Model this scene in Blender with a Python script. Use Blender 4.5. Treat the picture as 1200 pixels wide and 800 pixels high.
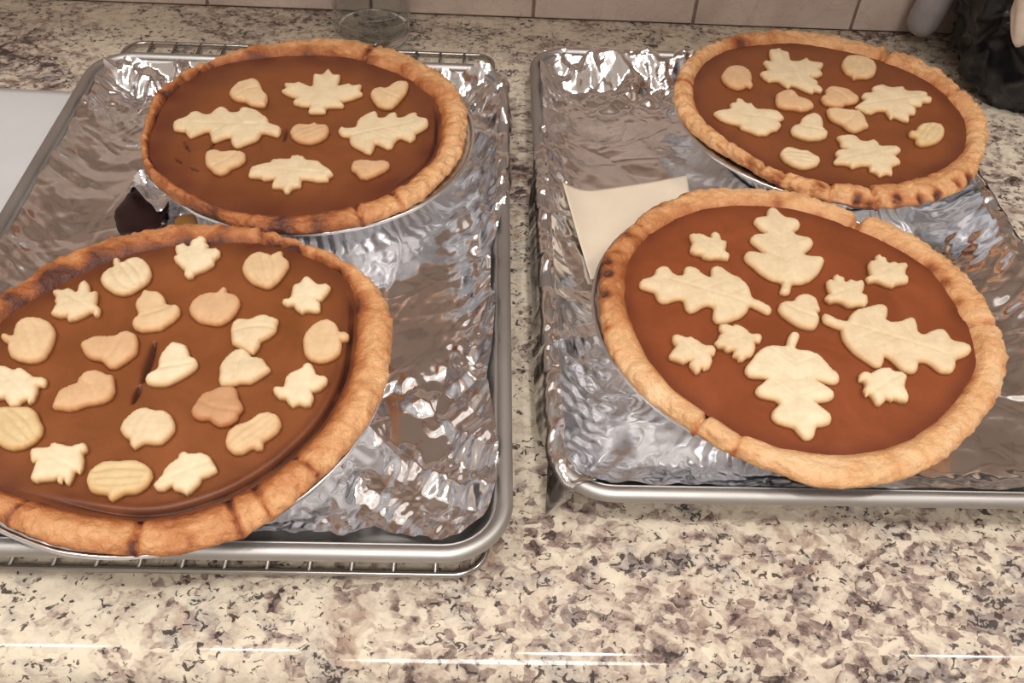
import bpy, bmesh, math, random
import numpy as np
from mathutils import Vector, Matrix, noise, geometry

for o in list(bpy.data.objects):
    bpy.data.objects.remove(o, do_unlink=True)
SC = bpy.context.scene
COL = SC.collection
PI = math.pi

# ------------------------------------------------------------------ camera
cam = bpy.data.cameras.new('camera')
cam.sensor_width = 36.0
cam.lens = 36.0 * 1091.95 / 1200.0
cam.clip_start = 0.01
cam_ob = bpy.data.objects.new('camera', cam)
COL.objects.link(cam_ob)
r_, u_, f_ = (Vector((0.99900191, -0.00699027, 0.04411711)), Vector((-0.02566323, 0.7185689, 0.69498211)),
              Vector((0.0365593, 0.69542064, -0.71767231)))
cam_ob.matrix_world = Matrix(((r_.x, u_.x, -f_.x, 0), (r_.y, u_.y, -f_.y, 0), (r_.z, u_.z, -f_.z, 0.41791583), (0, 0, 0, 1)))
SC.camera = cam_ob

# ------------------------------------------------------------------ world, lamps, exposure
W = bpy.data.worlds.new('world')
SC.world = W
W.use_nodes = True
W.node_tree.nodes['Background'].inputs[0].default_value = (1.0, 0.92, 0.85, 1)
W.node_tree.nodes['Background'].inputs[1].default_value = 0.35

def lamp(name, loc, target, sx, sy, energy, col=(1, 0.955, 0.90)):
    l = bpy.data.lights.new(name, 'AREA')
    l.shape = 'ELLIPSE'; l.size = sx; l.size_y = sy; l.energy = energy; l.color = col
    o = bpy.data.objects.new(name, l); COL.objects.link(o)
    o.location = loc
    o.rotation_euler = (Vector(target) - Vector(loc)).to_track_quat('-Z', 'Y').to_euler()
    return o
# lamps on the kitchen ceiling
lamp('ceiling_lamp_main', (0.25, -0.15, 1.80), (0.15, 0.4, 0), 0.2, 0.2, 10)
lamp('ceiling_lamp_left', (-0.50, -0.15, 1.80), (-0.3, 0.4, 0), 0.14, 0.14, 6)
lamp('ceiling_lamp_far_left', (-0.95, 0.0, 1.80), (-0.3, 0.4, 0), 0.14, 0.14, 5.5)
lamp('ceiling_lamp_right', (1.15, 0.15, 1.80), (0.3, 0.4, 0), 0.15, 0.15, 6.5)
lamp('ceiling_lamp_room', (0.1, -1.30, 1.80), (0.1, -1.30, 0), 0.9, 0.7, 30)

SC.view_settings.view_transform = 'Standard'
SC.view_settings.look = 'None'
SC.view_settings.gamma = 1.0
SC.view_settings.use_curve_mapping = False
SC.view_settings.exposure = 0.0
try:
    SC.cycles.use_denoising = True
    SC.cycles.diffuse_bounces = 5; SC.cycles.glossy_bounces = 6; SC.cycles.max_bounces = 12
    SC.cycles.caustics_reflective = True
    SC.cycles.caustics_refractive = True
    SC.cycles.sample_clamp_indirect = 2.5
except Exception:
    pass

# ------------------------------------------------------------------ helpers
def mesh_obj(name, verts, faces, mat=None, parent=None, smooth=True, loc=None):
    me = bpy.data.meshes.new(name)
    me.from_pydata([tuple(map(float, v)) for v in verts], [], [tuple(map(int, f)) for f in faces])
    me.update()
    if smooth:
        me.polygons.foreach_set('use_smooth', [True] * len(me.polygons))
    o = bpy.data.objects.new(name, me)
    COL.objects.link(o)
    if mat: me.materials.append(mat)
    if parent is not None: o.parent = parent
    if loc is not None: o.location = loc
    return o

def bm_obj(name, bm, mat=None, parent=None, smooth=False, loc=None):
    me = bpy.data.meshes.new(name)
    bm.to_mesh(me); bm.free()
    if smooth: me.polygons.foreach_set('use_smooth', [True] * len(me.polygons))
    o = bpy.data.objects.new(name, me); COL.objects.link(o)
    if mat: me.materials.append(mat)
    if parent is not None: o.parent = parent
    if loc is not None: o.location = loc
    return o

def attr(o, name, vals):
    a = o.data.attributes.new(name, 'FLOAT', 'POINT')
    a.data.foreach_set('value', np.asarray(vals, dtype=np.float32))

def tag(o, label, cat, group=None):
    o['label'] = label; o['category'] = cat
    if group: o['group'] = group
    return o

def empty(name, loc, label, cat, group=None, rz=0.0):
    o = bpy.data.objects.new(name, None); COL.objects.link(o)
    o.empty_display_size = 0.02
    o.location = loc; o.rotation_euler = (0, 0, rz)
    return tag(o, label, cat, group)

def struct(o):
    o['kind'] = 'structure'; return o

def tube(path, r, closed=False, n=8):
    path = [Vector(p) for p in path]; m = len(path)
    V, F = [], []
    up = Vector((0, 0, 1)); prev = None
    for i, p in enumerate(path):
        a = path[(i - 1) % m] if (closed or i > 0) else p
        b = path[(i + 1) % m] if (closed or i < m - 1) else p
        t = (b - a).normalized()
        s = t.cross(up)
        if s.length < 1e-4: s = t.cross(Vector((0, 1, 0)))
        s.normalize(); q = s.cross(t)
        for k in range(n):
            an = 2 * PI * k / n
            V.append(p + (s * math.cos(an) + q * math.sin(an)) * r)
    for i in range(m if closed else m - 1):
        j = (i + 1) % m
        for k in range(n):
            k2 = (k + 1) % n
            F.append((i * n + k, j * n + k, j * n + k2, i * n + k2))
    if not closed:
        F.append(tuple(range(n))); F.append(tuple((m - 1) * n + k for k in reversed(range(n))))
    return V, F

def rrect(x0, y0, x1, y1, r, n=8):
    P = []
    for cx, cy, a0 in ((x1 - r, y1 - r, 0), (x0 + r, y1 - r, 90), (x0 + r, y0 + r, 180), (x1 - r, y0 + r, 270)):
        for k in range(n + 1):
            a = math.radians(a0 + 90.0 * k / n)
            P.append((cx + r * math.cos(a), cy + r * math.sin(a)))
    return P

# smooth 2D value noise for numpy arrays
def vnoise(x, y, seed):
    rng = np.random.RandomState(seed)
    T = rng.rand(64, 64)
    xi = np.floor(x).astype(int); yi = np.floor(y).astype(int)
    fx = x - xi; fy = y - yi
    fx = fx * fx * (3 - 2 * fx); fy = fy * fy * (3 - 2 * fy)
    g = lambda a, b: T[a % 64, b % 64]
    return ((g(xi, yi) * (1 - fx) + g(xi + 1, yi) * fx) * (1 - fy)
            + (g(xi, yi + 1) * (1 - fx) + g(xi + 1, yi + 1) * fx) * fy) * 2 - 1

def sstep(a, b, x):
    t = np.clip((x - a) / (b - a), 0, 1); return t * t * (3 - 2 * t)

# ------------------------------------------------------------------ materials
def new_mat(name):
    m = bpy.data.materials.new(name); m.use_nodes = True
    nt = m.node_tree
    return m, nt, nt.nodes['Principled BSDF']

def N(nt, t, **kw):
    n = nt.nodes.new(t)
    for k, v in kw.items():
        if k in n.inputs: n.inputs[k].default_value = v
        else: setattr(n, k, v)
    return n

def ramp(nt, fac, stops, interp='LINEAR'):
    r = nt.nodes.new('ShaderNodeValToRGB'); cr = r.color_ramp; cr.interpolation = interp
    while len(cr.elements) < len(stops): cr.elements.new(0.5)
    for e, (p, c) in zip(cr.elements, stops):
        e.position = p; e.color = (*c, 1) if len(c) == 3 else c
    nt.links.new(fac, r.inputs[0]); return r

def mix(nt, fac, a, b, mode='MIX'):
    m = nt.nodes.new('ShaderNodeMix'); m.data_type = 'RGBA'; m.blend_type = mode
    for sock, v in ((m.inputs['Factor'], fac), (m.inputs['A'], a), (m.inputs['B'], b)):
        s = sock
        if sock.name == 'A': s = m.inputs[6]
        if sock.name == 'B': s = m.inputs[7]
        if sock.name == 'Factor': s = m.inputs[0]
        if isinstance(v, (int, float)): s.default_value = v
        elif isinstance(v, tuple): s.default_value = (*v, 1) if len(v) == 3 else v
        else: nt.links.new(v, s)
    return m.outputs[2]

def math_n(nt, op, a, b=0.0, clamp=False):
    m = nt.nodes.new('ShaderNodeMath'); m.operation = op; m.use_clamp = clamp
    for i, v in enumerate((a, b)):
        if isinstance(v, (int, float)): m.inputs[i].default_value = v
        else: nt.links.new(v, m.inputs[i])
    return m.outputs[0]

def coords(nt, scale=(1, 1, 1), rot=(0, 0, 0)):
    tc = nt.nodes.new('ShaderNodeTexCoord'); mp = nt.nodes.new('ShaderNodeMapping')
    mp.inputs['Scale'].default_value = scale; mp.inputs['Rotation'].default_value = rot
    nt.links.new(tc.outputs['Object'], mp.inputs['Vector']); return mp.outputs[0]

def noise_n(nt, vec, scale, detail=4, rough=0.55, dist=0.0):
    n = N(nt, 'ShaderNodeTexNoise', Scale=scale, Detail=detail, Roughness=rough, Distortion=dist)
    nt.links.new(vec, n.inputs['Vector']); return n.outputs['Fac']

def bump(nt, h, strength, dist=0.001, to=None):
    b = N(nt, 'ShaderNodeBump', Strength=strength, Distance=dist)
    nt.links.new(h, b.inputs['Height'])
    if to is not None: nt.links.new(b.outputs[0], to.inputs['Normal'])
    return b

def granite_mat():
    m, nt, b = new_mat('granite')
    v0 = coords(nt, (1, 1.2, 1), (0, 0, math.radians(-25)))
    wn = N(nt, 'ShaderNodeTexNoise', Scale=42.0, Detail=3.0, Roughness=0.6); nt.links.new(v0, wn.inputs['Vector'])
    ws = N(nt, 'ShaderNodeVectorMath', operation='SUBTRACT'); nt.links.new(wn.outputs['Color'], ws.inputs[0]); ws.inputs[1].default_value = (0.5, 0.5, 0.5)
    wm = N(nt, 'ShaderNodeVectorMath', operation='SCALE'); nt.links.new(ws.outputs[0], wm.inputs[0]); wm.inputs['Scale'].default_value = 0.020
    wa = N(nt, 'ShaderNodeVectorMath', operation='ADD'); nt.links.new(v0, wa.inputs[0]); nt.links.new(wm.outputs[0], wa.inputs[1])
    v = wa.outputs[0]
    def cells(scale, chan):
        vo = N(nt, 'ShaderNodeTexVoronoi', Scale=scale); nt.links.new(v, vo.inputs['Vector'])
        sc = N(nt, 'ShaderNodeSeparateColor'); nt.links.new(vo.outputs['Color'], sc.inputs[0])
        return sc.outputs[chan], vo.outputs['Distance']
    big = noise_n(nt, v0, 6.0, 3, 0.55, 1.0)
    med = noise_n(nt, v, 52.0, 6, 0.68, 0.5)
    fine = noise_n(nt, v0, 210.0, 4, 0.7, 0.4)
    c1, d1 = cells(175.0, 0)
    s = math_n(nt, 'ADD', math_n(nt, 'MULTIPLY', med, 0.80), math_n(nt, 'MULTIPLY', c1, 0.24))
    s = math_n(nt, 'ADD', s, math_n(nt, 'MULTIPLY', fine, 0.26))
    s = math_n(nt, 'ADD', s, math_n(nt, 'MULTIPLY', math_n(nt, 'SUBTRACT', big, 0.47), 0.80))
    base = ramp(nt, s, [(0.40, (0.05, 0.036, 0.034)), (0.47, (0.16, 0.115, 0.10)), (0.545, (0.31, 0.24, 0.205)),
                        (0.61, (0.47, 0.39, 0.315)), (0.69, (0.59, 0.515, 0.415)), (0.82, (0.69, 0.615, 0.49))])
    g = noise_n(nt, v, 24.0, 4, 0.65, 1.0)
    gm = ramp(nt, g, [(0.53, (0, 0, 0)), (0.64, (1, 1, 1))])
    c = mix(nt, math_n(nt, 'MULTIPLY', gm.outputs[0], 0.60), base.outputs[0], mix(nt, fine, (0.17, 0.155, 0.15), (0.52, 0.48, 0.45)))
    p = noise_n(nt, v, 30.0, 4, 0.65, 0.6)
    pm = ramp(nt, p, [(0.31, (1, 1, 1)), (0.42, (0, 0, 0))])
    c = mix(nt, math_n(nt, 'MULTIPLY', pm.outputs[0], 0.60), c, (0.34, 0.225, 0.165))
    c2, d2 = cells(88.0, 1)
    vm = ramp(nt, d2, [(0.20, (1, 1, 1)), (0.42, (0, 0, 0))])
    c = mix(nt, math_n(nt, 'MULTIPLY', math_n(nt, 'MULTIPLY', vm.outputs[0], math_n(nt, 'GREATER_THAN', c2, 0.60)), 0.6), c, (0.70, 0.62, 0.51))
    # dark mineral flecks: ragged noise peaks, denser where the stone is grey
    f1 = noise_n(nt, v0, 200.0, 4, 0.6, 0.9)
    fs = math_n(nt, 'ADD', f1, math_n(nt, 'MULTIPLY', math_n(nt, 'SUBTRACT', g, 0.5), 0.45))
    fm = ramp(nt, fs, [(0.585, (0, 0, 0)), (0.63, (1, 1, 1))])
    c = mix(nt, math_n(nt, 'MULTIPLY', fm.outputs[0], 0.9), c, (0.035, 0.026, 0.026))
    nt.links.new(c, b.inputs['Base Color'])
    b.inputs['Roughness'].default_value = 0.10
    b.inputs['Specular IOR Level'].default_value = 0.4
    return m

def tile_mat():
    m, nt, b = new_mat('stone_tile')
    oi = nt.nodes.new('ShaderNodeObjectInfo')
    tc = nt.nodes.new('ShaderNodeTexCoord')
    add = N(nt, 'ShaderNodeVectorMath', operation='ADD')
    geo = nt.nodes.new('ShaderNodeNewGeometry')
    nt.links.new(geo.outputs['Position'], add.inputs[0])
    cmb = nt.nodes.new('ShaderNodeCombineXYZ'); nt.links.new(math_n(nt, 'MULTIPLY', oi.outputs['Random'], 5.0), cmb.inputs[1])
    nt.links.new(cmb.outputs[0], add.inputs[1])
    v = add.outputs[0]
    a = noise_n(nt, v, 14, 5, 0.6, 1.0)
    col = ramp(nt, a, [(0.3, (0.50, 0.39, 0.335)), (0.5, (0.60, 0.485, 0.42)), (0.7, (0.66, 0.55, 0.475))])
    vein = noise_n(nt, v, 22, 6, 0.65, 2.2)
    vm = ramp(nt, vein, [(0.485, (0, 0, 0)), (0.5, (1, 1, 1)), (0.515, (0, 0, 0))])
    vm2 = math_n(nt, 'MULTIPLY', vm.outputs[0], 0.35)
    c = mix(nt, vm2, col.outputs[0], (0.30, 0.21, 0.16))
    pit = noise_n(nt, v, 90, 3, 0.6)
    pm = ramp(nt, pit, [(0.27, (1, 1, 1)), (0.33, (0, 0, 0))])
    c = mix(nt, math_n(nt, 'MULTIPLY', pm.outputs[0], 0.5), c, (0.25, 0.17, 0.13))
    hs = N(nt, 'ShaderNodeHueSaturation'); nt.links.new(c, hs.inputs['Color'])
    nt.links.new(math_n(nt, 'ADD', math_n(nt, 'MULTIPLY', oi.outputs['Random'], 0.16), 0.92), hs.inputs['Value'])
    nt.links.new(hs.outputs[0], b.inputs['Base Color'])
    b.inputs['Roughness'].default_value = 0.45
    return m

def plain(name, col, rough=0.5, metal=0.0, nscale=None, namp=0.15, bumps=None):
    m, nt, b = new_mat(name)
    b.inputs['Roughness'].default_value = rough; b.inputs['Metallic'].default_value = metal
    if nscale:
        v = coords(nt); n = noise_n(nt, v, nscale, 4)
        r = ramp(nt, n, [(0.3, tuple(c * (1 - namp) for c in col)), (0.7, tuple(min(1, c * (1 + namp)) for c in col))])
        nt.links.new(r.outputs[0], b.inputs['Base Color'])
        if bumps: bump(nt, n, bumps[0], bumps[1], b)
    else:
        b.inputs['Base Color'].default_value = (*col, 1)
    return m

def foil_mat(name, col, r0, r1):
    m, nt, b = new_mat(name)
    b.inputs['Metallic'].default_value = 1.0
    v = coords(nt)
    n = noise_n(nt, v, 18, 4)
    rr = ramp(nt, n, [(0.35, (r0,) * 3), (0.65, (r1,) * 3)])
    nt.links.new(rr.outputs[0], b.inputs['Roughness'])
    b.inputs['Base Color'].default_value = (*col, 1)
    f = noise_n(nt, v, 160, 3, 0.6, 0.6)
    bump(nt, f, 0.05, 0.0005, b)
    return m

def crust_mat():
    m, nt, b = new_mat('pie_crust')
    at = nt.nodes.new('ShaderNodeAttribute'); at.attribute_name = 'brown'
    v = coords(nt)
    n1 = noise_n(nt, v, 55, 5, 0.65, 0.5); n2 = noise_n(nt, v, 260, 4, 0.7)
    s = math_n(nt, 'ADD', at.outputs['Fac'], math_n(nt, 'MULTIPLY', math_n(nt, 'SUBTRACT', n1, 0.5), 0.80))
    s = math_n(nt, 'ADD', s, math_n(nt, 'MULTIPLY', math_n(nt, 'SUBTRACT', n2, 0.5), 0.20))
    r = ramp(nt, s, [(0.0, (0.74, 0.51, 0.29)), (0.28, (0.66, 0.365, 0.17)), (0.5, (0.50, 0.21, 0.078)),
                     (0.72, (0.33, 0.10, 0.026)), (1.0, (0.085, 0.022, 0.012))])
    nt.links.new(r.outputs[0], b.inputs['Base Color'])
    b.inputs['Roughness'].default_value = 0.5
    h = math_n(nt, 'ADD', n2, math_n(nt, 'MULTIPLY', noise_n(nt, v, 700, 3), 0.5))
    bump(nt, h, 0.8, 0.0016, b)
    return m

def filling_mat(name, a, d):
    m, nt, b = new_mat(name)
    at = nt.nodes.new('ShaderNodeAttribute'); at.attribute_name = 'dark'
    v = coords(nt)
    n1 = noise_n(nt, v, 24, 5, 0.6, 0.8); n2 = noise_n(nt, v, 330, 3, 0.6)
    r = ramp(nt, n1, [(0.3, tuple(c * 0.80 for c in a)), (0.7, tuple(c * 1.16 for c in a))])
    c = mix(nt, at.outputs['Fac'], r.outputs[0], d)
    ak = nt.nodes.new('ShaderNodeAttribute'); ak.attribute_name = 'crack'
    c = mix(nt, ak.outputs['Fac'], c, (0.022, 0.006, 0.005))  # near-black inside crack and rim gap: their shade painted into the colour
    c2 = mix(nt, math_n(nt, 'MULTIPLY', n2, 0.22), c, tuple(x * 0.55 for x in a))
    nt.links.new(c2, b.inputs['Base Color'])
    rr = ramp(nt, n1, [(0.3, (0.36,) * 3), (0.7, (0.52,) * 3)])
    nt.links.new(rr.outputs[0], b.inputs['Roughness'])
    b.inputs['Specular IOR Level'].default_value = 0.4
    h = math_n(nt, 'ADD', math_n(nt, 'MULTIPLY', n2, 0.35), n1)
    bump(nt, h, 0.35, 0.001, b)
    return m

def cookie_mat():
    m, nt, b = new_mat('cookie_dough')
    at = nt.nodes.new('ShaderNodeAttribute'); at.attribute_name = 'edge'
    oi = nt.nodes.new('ShaderNodeObjectInfo')
    v = coords(nt)
    n1 = noise_n(nt, v, 130, 4, 0.6); n2 = noise_n(nt, v, 900, 3, 0.6)
    hv = N(nt, 'ShaderNodeMix', data_type='RGBA', blend_type='MULTIPLY')
    tone = ramp(nt, n1, [(0.3, (0.90, 0.86, 0.80)), (0.7, (1.05, 1.05, 1.05))])
    c = mix(nt, 1.0, oi.outputs['Color'], tone.outputs[0], 'MULTIPLY')
    e = math_n(nt, 'MULTIPLY', at.outputs['Fac'], 0.85)
    c = mix(nt, e, c, mix(nt, 1.0, oi.outputs['Color'], (0.92, 0.68, 0.46), 'MULTIPLY'))
    nt.links.new(c, b.inputs['Base Color'])
    b.inputs['Roughness'].default_value = 0.6
    h = math_n(nt, 'ADD', n1, math_n(nt, 'MULTIPLY', n2, 0.3))
    bump(nt, h, 0.35, 0.0008, b)
    return m

M_GRANITE = granite_mat(); M_TILE = tile_mat()
M_GROUT = plain('grout', (0.27, 0.19, 0.145), 0.9, 0, 120, 0.2)
M_PAN = foil_mat('pan_aluminium', (0.46, 0.445, 0.435), 0.46, 0.56)
M_FOIL = foil_mat('aluminium_foil', (0.91, 0.91, 0.93), 0.10, 0.19)
M_TIN = foil_mat('tin_aluminium', (0.90, 0.92, 0.95), 0.20, 0.30)
M_WIRE = plain('chrome_wire', (0.42, 0.40, 0.38), 0.22, 1.0)
M_CRUST = crust_mat(); M_COOKIE = cookie_mat()
M_FILL = {'BL': filling_mat('filling_back_left', (0.208, 0.065, 0.020), (0.100, 0.022, 0.011)),
          'FL': filling_mat('filling_front_left', (0.225, 0.071, 0.020), (0.085, 0.019, 0.010)),
          'BR': filling_mat('filling_back_right', (0.208, 0.062, 0.020), (0.11, 0.025, 0.012)),
          'FR': filling_mat('filling_front_right', (0.232, 0.060, 0.019), (0.12, 0.026, 0.012))}

# ------------------------------------------------------------------ setting: worktop, wall, tiles
WALL_Y = 0.8273
prof = [(WALL_Y + 0.002, 0.0), (0.60, 0.0), (0.40, 0.0), (0.206, 0.0)]
for k in range(1, 13):
    a = k / 12 * PI / 2
    prof.append((0.206 - 0.017 * math.sin(a), -0.017 * (1 - math.cos(a))))
prof += [(0.189, -0.035), (0.20, -0.038), (WALL_Y + 0.002, -0.038)]
xs = np.linspace(-1.25, 1.25, 11)
V = [(x, y, z) for x in xs for (y, z) in prof]; n = len(prof)
F = [(i * n + k, i * n + (k + 1) % n, (i + 1) * n + (k + 1) % n, (i + 1) * n + k) for i in range(len(xs) - 1) for k in range(n)]
F += [tuple(range(n))[::-1], tuple((len(xs) - 1) * n + k for k in range(n))]
o = mesh_obj('worktop', V, F, M_GRANITE, smooth=False)
for p in o.data.polygons:
    p.use_smooth = abs(p.normal.z) < 0.999 and abs(p.normal.x) < 0.5
tag(o, 'polished speckled granite worktop under both baking sheets', 'worktop')

def box(name, x0, y0, z0, x1, y1, z1, mat, parent=None, bev=0.0):
    bm = bmesh.new(); bmesh.ops.create_cube(bm, size=1)
    for v in bm.verts:
        v.co = ((x0 + x1) / 2 + v.co.x * (x1 - x0), (y0 + y1) / 2 + v.co.y * (y1 - y0), (z0 + z1) / 2 + v.co.z * (z1 - z0))
    if bev: bmesh.ops.bevel(bm, geom=bm.edges[:], offset=bev, segments=2, affect='EDGES', profile=0.5)
    return bm_obj(name, bm, mat, parent)
wall = struct(box('wall_back', -2.2, WALL_Y + 0.0035, -0.98, 2.4, WALL_Y + 0.08, 0.47, M_GROUT))
random.seed(4)
TW, TH, G = 0.1512, 0.0745, 0.0028
for r in range(6):
    x = 0.0439 + G / 2 - TW * 8 - (0.5 * TW if r % 2 else 0)
    for k in range(17):
        d = random.uniform(-0.0004, 0.0004)
        z0 = 0.0018 + r * (TH + G)
        box('tile', x + k * TW, WALL_Y + d, z0, x + (k + 1) * TW - G, WALL_Y + 0.006, z0 + TH, M_TILE, wall, 0.0009)
M_PAINT = plain('cabinet_paint', (0.56, 0.50, 0.47), 0.5, 0, 6, 0.06)
soff = struct(box('upper_cabinet', -2.2, 0.52, 0.475, 2.4, WALL_Y + 0.08, 1.83, M_PAINT))  # unseen upper cabinet, added to shade the worktop's back and reflect in the foil

# the rest of the kitchen, behind and beside the viewer
M_ROOM = plain('room_paint', (0.76, 0.73, 0.70), 0.7, 0, 3, 0.04)
M_CEIL = plain('ceiling_paint', (0.86, 0.85, 0.83), 0.8, 0, 3, 0.03)
M_FLOOR = plain('floor_tile', (0.62, 0.57, 0.53), 0.5, 0, 8, 0.1)
struct(box('ceiling', -2.2, -2.6, 1.83, 2.4, WALL_Y + 0.08, 1.90, M_CEIL))
struct(box('base_cabinet', -2.2, 0.245, -0.92, 2.4, WALL_Y + 0.003, -0.038, M_PAINT))  # unseen base cabinet added under the worktop
struct(box('floor', -2.2, -2.6, -0.98, 2.4, WALL_Y + 0.08, -0.92, M_FLOOR))
struct(box('wall_left', -2.26, -2.6, -0.98, -2.2, WALL_Y + 0.08, 1.90, M_ROOM))
struct(box('wall_right', 2.4, -2.6, -0.98, 2.46, WALL_Y + 0.08, 1.90, M_ROOM))
struct(box('wall_front', -2.26, -2.66, -0.98, 2.46, -2.6, 1.90, M_ROOM))

# ------------------------------------------------------------------ baking sheets with foil
PW, PD = 0.330, 0.457
TIN_OFF = {'FR': (-.0042, .0110), 'FL': (-.0030, .0022), 'BR': (.0024, .0090), 'BL': (.0020, .0040)}
PANS = {'L': dict(x=-0.31027, y=0.23133, rz=0.00169, z=0.0064, h=0.0252),
        'R': dict(x=0.03799, y=0.27039, rz=0.00336, z=0.0008, h=0.0276)}

def build_pan(p, label):
    e = empty('baking_sheet', (p['x'], p['y'], p['z']), label, 'baking sheet', 'aluminium baking sheets', p['rz'])
    h = p['h']; tr = 0.0042
    loops = [(0.024, 0.0, 0.014), (0.020, 0.0006, 0.016), (0.0175, 0.0035, 0.018), (0.0105, h - 0.007, 0.024), (0.0088, h - 0.0035, 0.0255)]
    # inner skin then outer skin (1.2 mm sheet)
    t = 0.0012
    inner = [(i, z + t, r) for i, z, r in loops]
    outer = [(i - t * 0.8, z, r + 0.001) for i, z, r in loops]
    rings = outer[::-1] + inner
    order = outer + []  # build: outer from rim to floor, floor inner back up to the rim
    V, F = [], []
    def ring(i, z, r): return [(x, y, z) for x, y in rrect(i, i, PW - i, PD - i, r)]
    seq = [ring(*q) for q in outer[::-1]]
    V = [v for s in seq for v in s]; n = len(seq[0])
    base = len(seq)
    seq2 = [ring(*q) for q in inner]
    V += [v for s in seq2 for v in s]
    tot = seq + seq2
    for a in range(len(tot) - 1):
        if a == base - 1: continue
        for k in range(n):
            k2 = (k + 1) % n
            F.append((a * n + k, (a + 1) * n + k, (a + 1) * n + k2, a * n + k2))
    F.append(tuple((base - 1) * n + k for k in range(n)))
    F.append(tuple(base * n + k for k in range(n)))
    F += [((len(tot) - 1) * n + k, k, (k + 1) % n, (len(tot) - 1) * n + (k + 1) % n) for k in range(n)]
    ob = mesh_obj('tray', V, F, M_PAN, e, smooth=False)
    for q in ob.data.polygons: q.use_smooth = len(q.vertices) == 4
    path = [(x, y, h - tr) for x, y in rrect(tr, tr, PW - tr, PD - tr, 0.030, 12)]
    V, F = tube(path, tr, True, 14)
    mesh_obj('rolled_rim', V, F, M_PAN, e)
    return e
panL = build_pan(PANS['L'], 'aluminium baking sheet standing on the wire rack, left of the two sheets')
panR = build_pan(PANS['R'], 'aluminium baking sheet lying on the granite, right of the two sheets')

def crumple(x, y, seed, n, lmin, lmax, slope, warp=0.7, wl=0.10, keep=0.0):
    rng = np.random.RandomState(seed); h = np.zeros_like(x)
    for i in range(n):
        th = rng.rand() * PI; lam = lmin * (lmax / lmin) ** rng.rand()
        w = warp * vnoise(x / wl + rng.rand() * 50, y / wl + rng.rand() * 50, seed * 31 + i)
        ph = (x * math.cos(th) + y * math.sin(th)) / lam + w + rng.rand()
        tri = 2 * np.abs(ph - np.floor(ph + 0.5)) * 2 - 1
        msk = sstep(keep - 0.35, keep + 0.35, vnoise(x / (wl * 0.8) + rng.rand() * 50, y / (wl * 0.8) + rng.rand() * 50, seed * 57 + i))
        h += tri * lam * 0.25 * slope * msk * (0.5 + rng.rand())
    return h

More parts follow.
